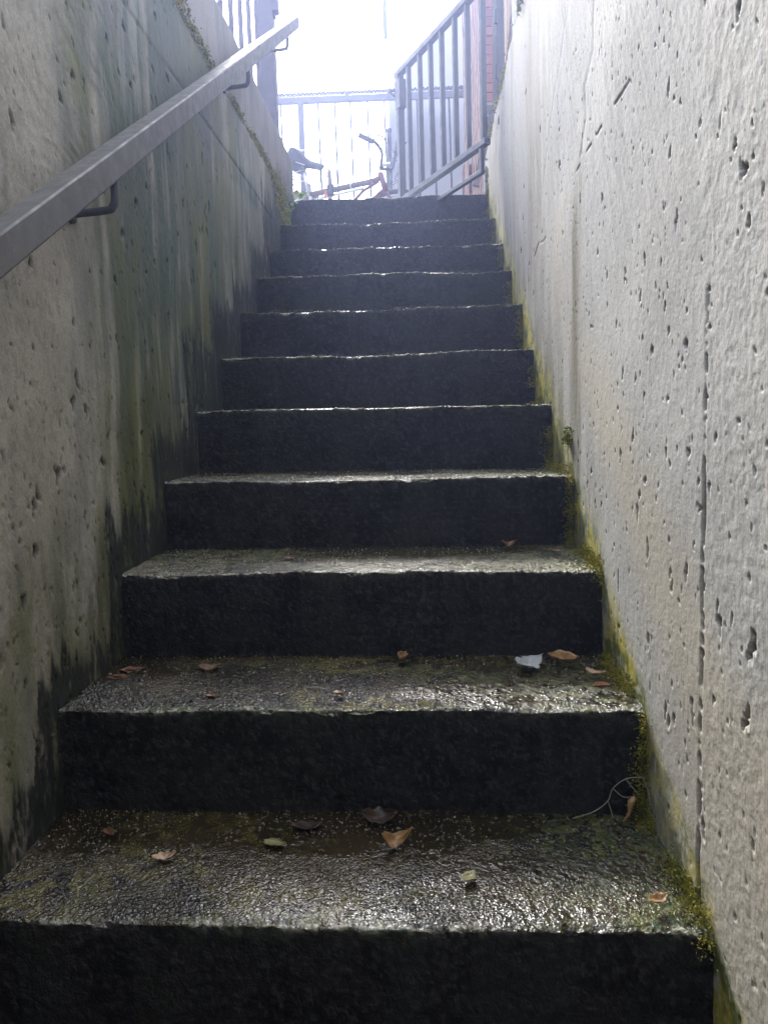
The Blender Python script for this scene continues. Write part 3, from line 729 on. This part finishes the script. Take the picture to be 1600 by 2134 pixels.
# ---------------------------------------------------------------- bicycle
def bicycle():
    YB = 4.8; G = 1.8
    root = empty('bicycle', (-.4, YB, G)); tag(root, 'red and grey city bicycle parked behind the top step', 'bicycle')
    O = Vector(root.location)
    def P(x, z, y=0.0): return Vector((x, YB + y, z - .065 * min(1, max(0, (z - G - .45) / .2)))) - O
    rw = Vector((-1.12, G + .345)); bb = Vector((-.62, G + .28)); st = Vector((-.66, G + .80)); ht = Vector((-.125, G + .845)); hb = Vector((-.085, G + .71)); fa = Vector((-.03, G + .337))
    def wheel(c, steer, name='wheel'):
        w = empty(name, tuple(P(c.x, c.y))); w.parent = root; w.rotation_euler = (0, 0, steer)
        rad = .318
        ring = lambda r: [(math.cos(a) * r, 0, math.sin(a) * r) for a in np.linspace(0, 2 * math.pi, 40, endpoint=False)]
        MB().tube(ring(rad), .019, 8, closed=True).build('tyre', M_BLACK, w, True)
        MB().tube(ring(rad - .026), .010, 6, closed=True).build('rim', M_STEEL, w, True)
        MB().tube([(0, -.035, 0), (0, .035, 0)], .020, 10).build('hub', M_STEEL, w, True)
        mb = MB()
        for i in range(28):
            a = i * 2 * math.pi / 28; b = a + (.5 if i % 2 else -.5)
            mb.tube([(math.cos(b) * .02, .02 * (1 if i % 4 < 2 else -1), math.sin(b) * .02), (math.cos(a) * (rad - .03), 0, math.sin(a) * (rad - .03))], .001, 4, cap=False)
        mb.build('spokes', M_STEEL, w)
    wheel(rw, 0); wheel(fa, R(-14))
    # frame: low seat tube, two nearly level tubes, chain and seat stays
    mb = MB(); mb.tube([P(bb.x, bb.y), P(st.x, st.y)], .016, 10)
    for s in (-1, 1):
        mb.tube([P(bb.x, bb.y, s * .03), P(rw.x, rw.y, s * .055)], .009, 8); mb.tube([P(st.x, st.y - .05, s * .02), P(rw.x, rw.y, s * .055)], .008, 8)
    fr = mb.build('rear_frame', M_STEEL, root, True)
    a = P(-.655, G + .725); b = P(-.19, G + .80)
    MB().tube([a, b], .021, 10).build('top_tube', M_BROWNGREY, root, True)
    MB().tube([a + Vector((0, 0, -.04)), P(-.25, G + .755)], .010, 8).build('crossbar_lower_tube', M_STEEL, root, True)
    MB().tube([b, P(ht.x, ht.y - .02)], .019, 10).tube([P(hb.x, hb.y + .04), P(bb.x, bb.y)], .017, 10).tube([P(ht.x - .002, ht.y + .01), P(hb.x, hb.y)], .022, 12).tube([P(-.14, G + .80), P(-.26, G + .735), P(-.6, G + .33)], .012, 8).build('front_frame', M_RED, root, True)
    mb = MB(); mb.box(P(-.50, G + .745, -.02), (.05, .05, .09), bev=.012); mb.build('frame_lock', M_BLACK, root)
    mb = MB(); mb.box(P(-.535, G + .715, -.03), (.018, .02, .05), bev=.004); mb.build('reflector', M_ORANGE, root)
    mb = MB(); q = P(-.35, G + .775); mb.tube([q + Vector((0, .024 * math.cos(t), .024 * math.sin(t) - .004)) for t in np.linspace(0, 6.28, 12, endpoint=False)], .004, 6, closed=True); mb.build('cable_clip', M_STEEL, root, True)
    # fork
    mb = MB()
    for s in (-1, 1): mb.tube(bez([P(hb.x, hb.y, 0), P(hb.x + .012, hb.y - .02, s * .04), P(hb.x + .045, hb.y - .16, s * .05), P(fa.x, fa.y, s * .05)], 5), .012, 8)
    mb.build('fork', M_RED, root, True)
    # mudguard of the front brake, lamp bracket and cables
    mb = MB(); mb.box(P(.03, G + .74, -.03), (.05, .06, .07), bev=.018); mb.build('front_lamp', M_BLACK, root)
    # seat post and saddle (tipped nose down)
    MB().tube([P(st.x - .004, st.y - .08), P(-.695, G + .93)], .0135, 10).build('seat_post', M_STEEL, root, True)
    n, m_ = 22, 14; V = []; F = []
    tl = R(-24)
    for i in range(n + 1):
        t = i / n; L = -.135 + .30 * t
        hw = .105 * (1 - sstep(.18, .66, t)) * math.sqrt(max(0, 1 - (1 - min(1, t / .16)) ** 2)) * 1.0 + .021 * sstep(.12, .4, t) * math.sqrt(max(0, 1 - max(0, (t - .9) / .1) ** 2)); hw = max(float(hw), .002)
        th = .040 + .01 * (1 - t)
        for j in range(m_):
            an = 2 * math.pi * j / m_; c, s_ = math.cos(an), math.sin(an)
            y = hw * c; z = (.018 * s_ if s_ > 0 else th * s_) * min(1, hw / .02) - .018 * (c * c) + .012 * (1 - t) ** 2
            x2 = L * math.cos(tl) - z * math.sin(tl); z2 = L * math.sin(tl) + z * math.cos(tl)
            ro = R(-34); y3 = y * math.cos(ro) - z2 * math.sin(ro); z3 = y * math.sin(ro) + z2 * math.cos(ro)
            V.append(P(-.685 + x2, G + .965 + z3, y3))
        if i:
            for j in range(m_): F.append(((i - 1) * m_ + j, (i - 1) * m_ + (j + 1) % m_, i * m_ + (j + 1) % m_, i * m_ + j))
    F.append(tuple(range(m_ - 1, -1, -1))); F.append(tuple(n * m_ + j for j in range(m_)))
    me = bpy.data.meshes.new('saddle'); me.from_pydata([tuple(v) for v in V], [], F); me.update(); me.polygons.foreach_set('use_smooth', [True] * len(F))
    sa = link('saddle', me, M_BLACK, root)
    MB().tube([P(-.75, G + .955, .03), P(-.70, G + .935, .03), P(-.62, G + .915, .02)], .004, 6).tube([P(-.75, G + .955, -.03), P(-.70, G + .935, -.03), P(-.62, G + .915, -.02)], .004, 6).build('rails', M_STEEL, sa, True)
    # rear rack with a folded bag
    mb = MB()
    for s in (-1, 1): mb.tube([P(-.70, G + .845, s * .05), P(-.98, G + .76, s * .055), P(-1.25, G + .74, s * .055)], .0055, 6); mb.tube([P(-.70, G + .90, s * .02), P(-.95, G + .82, s * .05)], .0055, 6)
    mb.build('rack', M_STEEL, root, True)
    mb = MB(); mb.box(P(-.70, G + .735, .07), (.20, .05, .07), bev=.018); mb.build('saddle_bag', M_TAN, root)
    mb = MB(); mb.tube([(P(rw.x + math.cos(a_) * .345, rw.y + math.sin(a_) * .345)) for a_ in np.linspace(.3, 2.6, 18)], .016, 8); mb.build('mudguard', M_BLACK, root, True)
    # stem, swept handlebar, grips, levers, cables
    MB().tube(bez([P(ht.x - .003, ht.y), P(ht.x - .01, ht.y + .04), P(ht.x + .03, ht.y + .07), P(ht.x + .075, ht.y + .075)], 4), .015, 8).build('stem', M_STEEL, root, True)
    hbp = [P(-.262, G + 1.085, -.11), P(-.21, G + 1.062, -.105), P(-.15, G + 1.035, -.10), P(-.108, G + .975, -.07), P(-.118, G + .91, -.03), P(-.112, G + .885, -.01), P(-.07, G + .885, .01), P(-.045, G + .89, .03), P(-.032, G + .935, .06), P(-.012, G + 1.02, .09), P(.004, G + 1.09, .10), P(.012, G + 1.15, .11)]
    MB().tube(bez(hbp, 5), .012, 8).build('handlebar', M_BLACK, root, True)
    MB().tube(bez([P(-.27, G + 1.092, -.112), P(-.22, G + 1.068, -.106), P(-.165, G + 1.04, -.10)], 5), [.017, .019, .019, .017, .018, .019, .017, .017, .021, .019, .015], 10).build('grip', M_BLACK, root, True)
    MB().tube(bez([P(-.010, G + 1.03, .092), P(.004, G + 1.09, .10), P(.014, G + 1.165, .112)], 5), [.021, .017, .021, .017, .017, .018, .019, .017, .017, .017, .015], 10).build('grip', M_BLACK, root, True)
    MB().tube(bez([P(-.165, G + 1.05, -.11), P(-.135, G + 1.075, -.13), P(-.10, G + 1.06, -.14), P(-.08, G + 1.04, -.14)], 4), .006, 6).build('brake_lever', M_BLACK, root, True)
    MB().tube(bez([P(.0, G + 1.05, .10), P(.04, G + 1.08, .11), P(.07, G + 1.11, .11)], 4), .006, 6).build('brake_lever', M_BLACK, root, True)
    mb = MB()
    for q in ([P(-.09, G + 1.04, -.14), P(-.03, G + .98, -.1), P(.03, G + .91, -.06), P(.04, G + .82, -.02), P(-.05, G + .76, 0)], [P(.01, G + 1.02, .2), P(.05, G + .95, .12), P(.05, G + .85, .06), P(-.06, G + .78, 0)], [P(-.11, G + 1.0, -.1), P(-.05, G + .94, -.08), P(.02, G + .88, -.1), P(-.02, G + .80, -.02)]):
        mb.tube(bez(q, 6), .0025, 5)
    mb.build('cables', M_DARK, root, True)
bicycle()

# ---------------------------------------------------------------- leaves, twig, plants, moss
def leaf_mesh(seed, L, W, curl, fold, lobes, stem=True):
    r_ = random.Random(seed); n, m_ = 16, 11; V = []; F = []
    ph = r_.uniform(0, 6)
    for i in range(n + 1):
        t = i / n
        w = W * (math.sin(math.pi * min(1, t * .96 + .03)) ** .75) * (1 - .25 * t)
        if lobes: w *= .72 + .38 * abs(math.sin(t * math.pi * 3.3 + ph)) 
        for j in range(m_):
            s_ = (j / (m_ - 1) - .5) * 2
            ww = w * (1 + .12 * math.sin(9 * t + 4 * s_ + ph))
            x = (t - .5) * L + .05 * L * math.sin(5 * s_ + ph); y = s_ * ww
            z = fold * abs(s_) ** 1.4 * w * 1.1 + curl * L * ((t - .5) ** 2) * 2.2 + .05 * L * math.sin(7 * t + 2.5 * s_ + ph) * .5 + .02 * L * math.sin(17 * t + 9 * s_)
            V.append((x, y * (1 - .35 * min(1, abs(fold))), z))
    for i in range(n):
        for j in range(m_ - 1): F.append((i * m_ + j, (i + 1) * m_ + j, (i + 1) * m_ + j + 1, i * m_ + j + 1))
    zm = min(v[2] for v in V); V = [(a, b, c - zm) for a, b, c in V]
    me = bpy.data.meshes.new('leaf'); me.from_pydata(V, [], F); me.update()
    me.polygons.foreach_set('use_smooth', [True] * len(F))
    return me
ML = {'brown': mat_leaf('brown_leaf', (.20, .10, .05), (.10, .05, .025)), 'tan': mat_leaf('tan_leaf', (.40, .24, .10), (.22, .12, .05)), 'rust': mat_leaf('rust_leaf', (.24, .10, .05), (.13, .055, .03)),
      'grey': mat_leaf('silver_leaf', (.46, .47, .49), (.34, .35, .36)), 'dark': mat_leaf('dark_leaf', (.06, .035, .022), (.035, .022, .015)), 'yellow': mat_leaf('yellow_leaf', (.24, .22, .08), (.15, .13, .05)), 'pale': mat_leaf('pale_leaf', (.50, .34, .22), (.28, .17, .10))}
def leaf(x, y, z, L, mat, rz, curl, fold, lobes, tiltx, label, seed):
    L *= .9; W = L * .36
    o = bpy.data.objects.new('fallen_leaf', leaf_mesh(seed, L, W, curl, fold, lobes)); COL.objects.link(o); o.data.materials.append(ML[mat])
    o.location = (x, y, z); o.rotation_euler = (R(tiltx), 0, R(rz))
    md = o.modifiers.new('thick', 'SOLIDIFY'); md.thickness = .0006
    tag(o, label, 'leaf', 'fallen leaves on the steps')
z1, z2, z3 = .010, .190, .372
LV = [
 (.329, .812, z3 + .004, .040, 'brown', 20, .8, .5, 1, 25, 'brown curled leaf near the wall on the third visible step up'),
 (.426, .739, z3, .032, 'rust', 10, .2, .2, 0, 0, 'flat rust leaf right of the curled leaf, third visible step'),
 (-.162, .718, z3, .032, 'brown', 5, .1, .1, 0, 0, 'small flat brown leaf left of centre, third visible step'),
 (.084, .521, z2 + .006, .046, 'tan', 75, .5, 1.0, 0, 20, 'upright folded tan leaf in the middle of the second step'),
 (.329, .486, z2 + .003, .084, 'grey', 48, .3, .25, 1, 14, 'silvery grey lobed leaf on the second step'),
 (.399, .508, z2 + .004, .062, 'tan', -18, .4, .75, 0, 18, 'yellow-tan curled leaf right of the silvery grey leaf'),
 (.442, .436, z2, .040, 'pale', -35, .5, .5, 0, 0, 'pale orange curled leaf by the wall on the second step'),
 (.438, .368, z2, .036, 'rust', 15, .2, .6, 0, 0, 'rust-red leaf below the pale orange one, second step'),
 (-.287, .489, z2 + .002, .042, 'brown', 15, .5, .4, 0, 12, 'brown folded leaf left of centre on the second step'),
 (-.242, .343, z2, .024, 'rust', 10, .2, .2, 0, 0, 'tiny rust leaf near the nosing of the second step'),
 (-.440, .489, z2, .055, 'rust', 12, .15, .2, 0, 0, 'flat red-brown leaf against left wall, rear of second step'),
 (-.452, .447, z2, .048, 'rust', 8, .1, .15, 0, 0, 'thin red-brown leaf in front of another at left wall'),
 (-.019, .349, z2, .022, 'pale', 0, .2, .5, 0, 0, 'tiny pale leaf fragment mid-tread on the second step'),
 (.080, .180, z1 + .004, .050, 'tan', 20, 1.3, .5, 0, 30, 'curled tan leaf arching up mid-tread on the lowest step'),
 (.052, .252, z1 + .004, .062, 'dark', 5, .6, .4, 1, 30, 'dark wet leaf against the riser on the lowest step'),
 (-.065, .231, z1, .052, 'dark', 4, .2, .2, 0, 0, 'flat dark leaf left of the dark riser leaf, lowest step'),
 (-.106, .182, z1, .040, 'yellow', -10, .1, .2, 0, 0, 'narrow yellow leaf left of centre on the lowest step'),
 (-.265, .138, z1 + .002, .036, 'pale', 25, .4, .4, 1, 10, 'pale pinkish leaf on the left part of the lowest step'),
 (-.375, .205, z1 + .003, .028, 'brown', -40, .4, .9, 0, 20, 'rolled brown leaf at the left rear of the lowest step'),
 (.435, .045, z1, .036, 'tan', 30, .3, .4, 1, 5, 'crumpled ochre leaf by the wall, front of the lowest step'),
 (.189, .098, z1, .034, 'yellow', 60, .1, .1, 0, 0, 'yellowed flat leaf right of centre on the lowest step'),
]
for i, a in enumerate(LV): leaf(*a, 40 + i)

def twig():
    root = empty('dry_twig', (.42, .262, .012)); tag(root, 'pale branching dry twig leaning in the corner of the lowest step', 'twig')
    O = Vector(root.location)
    def q(*pts): return [Vector(p) - O for p in pts]
    mb = MB(); mb.tube(bez(q((.365, .255, .012), (.40, .262, .02), (.424, .27, .034), (.432, .27, .055), (.452, .268, .072), (.478, .262, .078)), 5), .0009, 6); mb.build('stem', M_ROOT, root, True)
    for pts in (((.424, .27, .034), (.428, .265, .02), (.430, .26, .010)), ((.452, .268, .072), (.462, .26, .06), (.470, .255, .052)), ((.432, .27, .055), (.446, .262, .045), (.46, .26, .046)), ((.478, .262, .078), (.484, .25, .05), (.482, .245, .02))):
        mb = MB(); mb.tube(bez(q(*pts), 4), .0007, 5); mb.build('side_shoot', M_ROOT, root, True)
    mb = MB(); mb.tube(bez(q((.442, .245, .012), (.452, .248, .024), (.455, .25, .038), (.462, .252, .05)), 4), [.001, .0015, .002, .0025, .003, .003, .004, .005, .005, .006, .005, .004, .002], 6); mb.build('dead_leaf', ML['tan'], root, True)
twig()

def scatter_tufts(name, pts, nrm, size, mat, label=None, cat=None, seed=1, blades=3):
    """each tuft = a few bent blades"""
    r_ = np.random.default_rng(seed); n = len(pts); V = []; F = []
    pts = np.asarray(pts); nrm = np.asarray(nrm)
    allV = []; allF = []
    for b in range(blades):
        dirn = nrm + r_.normal(0, .65, (n, 3)) + np.array((0, 0, .15)); dirn /= np.linalg.norm(dirn, axis=1)[:, None]
        side = np.cross(dirn, r_.normal(0, 1, (n, 3))); side /= np.linalg.norm(side, axis=1)[:, None] + 1e-9
        s = size * r_.uniform(.5, 1.4, (n, 1)); w = s * .28
        base = pts + r_.normal(0, 1, (n, 3)) * size * .35
        tip = base + dirn * s + np.array((0, 0, -.18)) * s
        mid = base + dirn * s * .55
        v = np.stack([base - side * w * .6, base + side * w * .6, mid + side * w, tip, mid - side * w], 1)
        off = sum(len(a) for a in allV)
        idx = off + np.arange(n)[:, None] * 5
        allF.append(np.concatenate([np.stack([idx[:, 0], idx[:, 0] + 1, idx[:, 0] + 2, idx[:, 0] + 4], 1), np.stack([idx[:, 0] + 4, idx[:, 0] + 2, idx[:, 0] + 3, idx[:, 0] + 3], 1)]))
        allV.append(v.reshape(-1, 3))
    V = np.concatenate(allV); F = np.concatenate(allF)
    quads = F[F[:, 2] != F[:, 3]]; tris = F[F[:, 2] == F[:, 3]][:, :3]
    me = bpy.data.meshes.new(name); me.from_pydata(V.tolist(), [], quads.tolist() + tris.tolist()); me.update()
    o = link(name, me, mat); tag(o, label, cat, kind='stuff'); return o
def mat_moss(name, a, b, c):
    t = NT(name)
    col = t.mix(t.ramp(t.noise(35, 4, .6), .35, .65), a, b)
    col = t.mix(t.ramp(t.noise(300, 2), .5, .7, 0, .6), col, c)
    return t.done(col, .7, .3)
M_MOSS = mat_moss('yellow_green_moss', (.11, .13, .016), (.36, .31, .03), (.06, .07, .013))
M_MOSS2 = mat_moss('green_moss', (.03, .06, .008), (.10, .13, .02), (.02, .03, .008))
def seam_moss():
    r_ = np.random.default_rng(11); P = []; N = []
    for k in range(0, 12):
        zr = tilt(XR)
        zlo = ZN[k - 1] + D * SLOPE; 
        dens = 1.0 if k < 6 else .8
        n = int(1100 * dens)          # up the riser's side
        t = r_.random(n); z = zlo + t * (ZN[k] - zlo); off = r_.exponential(.006, n)
        P += list(np.stack([XR - .002 - np.clip(off, 0, .03), YN[k] - .001 - r_.exponential(.007, n), z + zr], 1)); N += [(-.6, -.6, .25)] * n
        if k < 11:
            n = int((1100 if k < 4 else 600) * dens)          # along the tread's wall side
            t = r_.random(n); off = r_.exponential(.008, n)
            P += list(np.stack([XR - .001 - np.clip(off, 0, .05), YN[k] + t * D, ZN[k] + t * D * SLOPE + zr + np.clip(.03 - off, 0, .03) * r_.random(n) ** 2], 1)); N += [(-.4, 0, .9)] * n
    P = np.array(P); N = np.array(N); kp = vn(P[:, 1] * 16, P[:, 2] * 16, 88) > .42; P = P[kp]; N = N[kp]
    scatter_tufts('seam_moss', P, N, .0034, M_MOSS, 'yellow-green moss filling the seam between stairs and right wall', 'moss', 12)
    P = []; N = []
    for k, n in ((1, 900), (2, 650), (3, 600), (4, 380), (5, 260), (6, 600), (7, 800), (8, 500), (9, 120), (10, 100)):
        x = r_.uniform(-.46, .48, n); y = r_.random(n) ** (1.0 if k < 4 else 5) * D
        w = vn(x * 7 + k, y * 9, 77) * .6 + vn(x * 22, y * 22, 78) * .4 + .22 * x + (.0 if k < 5 else .06)
        ok = w > .52
        x, y = x[ok], y[ok]
        P += list(np.stack([x, YN[k] + .004 + y, ZN[k] + y * SLOPE + tilt(x) + .0005], 1)); N += [(0, 0, 1)] * len(x)
    scatter_tufts('tread_moss', P, N, .0035, M_MOSS2, 'small green moss tufts on the step treads and edges', 'moss', 13)
    P = []; N = []                                   # left wall: tufts hanging on the joint at ground level
    for yc, zc, n, sy, sz_ in ((1.33, 1.80, 300, .10, .010), (1.50, 1.785, 160, .05, .010), (1.80, 1.80, 200, .06, .010), (2.22, 1.80, 420, .12, .012), (2.62, 1.74, 700, .09, .05), (2.75, 1.68, 500, .06, .04), (2.48, 1.79, 260, .06, .012), (1.15, 1.83, 160, .08, .012)):
        P += list(np.stack([XL + .002 + 0 * np.arange(n), r_.normal(yc, sy, n), r_.normal(zc, sz_, n)], 1)); N += [(.8, -.2, -.2)] * n
    P = [p if p[1] < 3.0 else (p[0], 2.9, p[2]) for p in P]
    scatter_tufts('joint_moss', P, N, .0065, M_MOSS, 'yellow-green moss hanging from the joint on the left wall', 'moss', 14)
    P = []; N = []
    for yc, zc, n, sy, sz_ in ((2.92, 1.86, 120, .03, .05), (2.86, 1.80, 60, .02, .03), (1.64, 2.035, 60, .04, .02), (2.30, 2.04, 70, .15, .012), (2.75, 2.04, 60, .12, .012)):
        P += list(np.stack([XR - .003 + 0 * np.arange(n), r_.normal(yc, sy, n), r_.normal(zc, sz_, n)], 1)); N += [(-.8, -.2, .1)] * n
    P = [p if p[1] < 3.01 else (p[0], 2.98, p[2]) for p in P]
    scatter_tufts('wall_top_moss', P, N, .009, M_MOSS, 'moss specks along the top and far end of the right wall', 'moss', 15)
    n = 60
    P = np.stack([XR - .002 - r_.random(n) * .006, r_.normal(.894, .012, n), r_.normal(.622, .009, n)], 1)
    o = scatter_tufts('moss_tuft', P, [(-.8, -.2, .3)] * n, .009, mat_moss('bright_moss', (.16, .20, .02), (.24, .26, .03), (.08, .1, .01)), None, None, 16)
    del o['kind']; tag(o, 'small bright green moss tuft alone on the right wall', 'moss')
seam_moss()

def glint_grit():  # pale glossy grains added to make white glints on the treads
    r_ = np.random.default_rng(21); allV = []; allF = []
    base = np.array([(1, 0, 0), (-1, 0, 0), (0, 1, 0), (0, -1, 0), (0, 0, 1), (0, 0, -1)], float)
    fc = np.array([(0, 2, 4), (2, 1, 4), (1, 3, 4), (3, 0, 4), (2, 0, 5), (1, 2, 5), (3, 1, 5), (0, 3, 5)])
    P = []
    for k, n in ((1, 3000), (2, 2300), (3, 1500), (4, 900), (5, 200)):
        x = r_.uniform(-.48, .48, n); y = r_.random(n) * D * .97 + .004
        ok = (vn(x * 8, y * 12 + k, 91) * .7 + vn(x * 30, y * 30, 92) * .5) > .48
        x, y = x[ok], y[ok]
        P.append(np.stack([x, YN[k] + y, ZN[k] + y * SLOPE + tilt(x) + .0006], 1))
    P = np.concatenate(P); n = len(P)
    sz = (.0007 + .0016 * r_.random(n) ** 3)[:, None, None] * r_.uniform(.6, 1.3, (n, 1, 3))
    ang = r_.uniform(0, 6.28, n); c, s_ = np.cos(ang), np.sin(ang)
    B = base[None] * sz + r_.normal(0, .0002, (n, 6, 3))
    X = B[..., 0] * c[:, None] - B[..., 1] * s_[:, None]; Y = B[..., 0] * s_[:, None] + B[..., 1] * c[:, None]
    V = np.stack([X, Y, B[..., 2]], -1) + P[:, None, :]
    F = (fc[None] + (np.arange(n) * 6)[:, None, None]).reshape(-1, 3)
    o = link('glint_grit', np_mesh('glint_grit', V.reshape(-1, 3), F, smooth=False), mat_simple('pale_glint_grit', (.34, .31, .26), .18, vary=.6, scale=60))
    tag(o, 'pale wet grains added as glints on the lower treads', 'glint_grit', kind='stuff')
glint_grit()

def plants():
    g = mat_simple('fresh_leaf_green', (.16, .28, .03), .45, vary=.3, scale=60)
    root = empty('clover_plant', (-.468, 2.875, 1.815)); tag(root, 'small bright green round-leaved weed at the left end of top step', 'plant')
    r_ = random.Random(4); mbS = MB()
    O = Vector(root.location)
    for (x, y, z, s) in ((-.462, 2.90, 1.865, .020), (-.445, 2.93, 1.855, .022), (-.438, 2.88, 1.838, .018), (-.470, 2.87, 1.850, .016), (-.430, 2.95, 1.875, .020), (-.476, 2.85, 1.795, .014), (-.480, 2.845, 1.765, .015), (-.470, 2.846, 1.772, .010), (-.455, 2.85, 1.80, .012)):
        mb = MB(); c = Vector((x, y, z)) - O; nrm = Vector((r_.uniform(-.4, .4), -.7, r_.uniform(.2, .8))).normalized(); a = nrm.orthogonal().normalized(); b = nrm.cross(a)
        for k in range(12):
            an = k * math.pi / 6; rr = .75 * s * (1 + .12 * math.sin(3 * an)); mb.v.append(tuple(c + a * math.cos(an) * rr + b * math.sin(an) * rr + nrm * .003 * math.cos(2 * an)))
        mb.v.append(tuple(c - nrm * .003)); mb.f += [(k, (k + 1) % 12, 12) for k in range(12)]
        lf = mb.build('leaf', g, root, True)
        mbS.tube([Vector((-.475, 2.875 if z > 1.81 else 2.868, 1.815)) - O, c], .0012, 5)
    mbS.build('stems', g, root, True)
    root = empty('climbing_ivy', (-.57, 5.38, 1.8)); tag(root, 'sparse dry creeper with a dead stub clinging to the fence rods', 'creeper')
    O = Vector(root.location); mb = MB()
    mb.tube(bez([Vector(p) - O for p in ((-.565, 5.36, 1.85), (-.57, 5.36, 2.4), (-.568, 5.36, 2.75), (-.572, 5.36, 2.84))], 4), [.02] * 8 + [.018] * 3 + [.012, .006], 7); mb.build('stub', M_TWIG, root, True)
    mb = MB()
    for x in (-.645, -.508):
        p = [Vector((x + .006 * math.sin(i * 1.7), 5.392 + .008 * math.cos(i * 2.1), 2.4 + i * .06)) - O for i in range(11)]; mb.tube(bez(p, 3), .005, 5)
    mb.tube(bez([Vector(q) - O for q in ((-.645, 5.39, 2.98), (-.60, 5.38, 2.96), (-.58, 5.38, 2.92), (-.573, 5.38, 2.87))], 4), .0022, 5)
    mb.tube(bez([Vector(q) - O for q in ((-.645, 5.39, 2.98), (-.67, 5.38, 3.0), (-.69, 5.38, 2.99))], 4), .0018, 5)
    mb.tube(bez([Vector(q) - O for q in ((-.57, 5.37, 2.78), (-.545, 5.37, 2.85), (-.525, 5.37, 2.88))], 4), .0022, 5)
    mb.tube(bez([Vector(q) - O for q in ((-.57, 5.37, 2.76), (-.60, 5.37, 2.77), (-.63, 5.37, 2.765))], 4), .0018, 5)
    mb.build('tendrils', M_TWIG, root, True)
    for x, z in ((-.553, 3.06), (-.53, 2.87), (-.60, 2.775), (-.69, 2.99), (-.51, 2.95), (-.545, 2.70)):
        mb = MB(); c = Vector((x, 5.37, z)) - O; mb.v += [tuple(c + Vector(q)) for q in ((-.018, 0, -.012), (0, .004, -.006), (.018, 0, .014), (-.002, -.004, .008))]; mb.f.append((0, 1, 2, 3)); mb.build('leaf', M_TWIG, root)
plants()

# ---------------------------------------------------------------- thin volume added to imitate lens glare
def glare_haze():
    mb = MB(); mb.box((0, 0, 3.5), (460, 460, 9.4)); o = mb.build('glare_haze', None); o.data.materials.clear()
    mt = bpy.data.materials.new('glare_veil'); mt.use_nodes = True; t = mt.node_tree; t.nodes.clear()
    out = t.nodes.new('ShaderNodeOutputMaterial'); v = t.nodes.new('ShaderNodeVolumePrincipled')
    v.inputs['Color'].default_value = (.47, .57, 1.0, 1); v.inputs['Density'].default_value = .028; v.inputs['Anisotropy'].default_value = .75
    t.links.new(v.outputs[0], out.inputs['Volume']); o.data.materials.append(mt); tag(o, kind='stuff')
glare_haze()
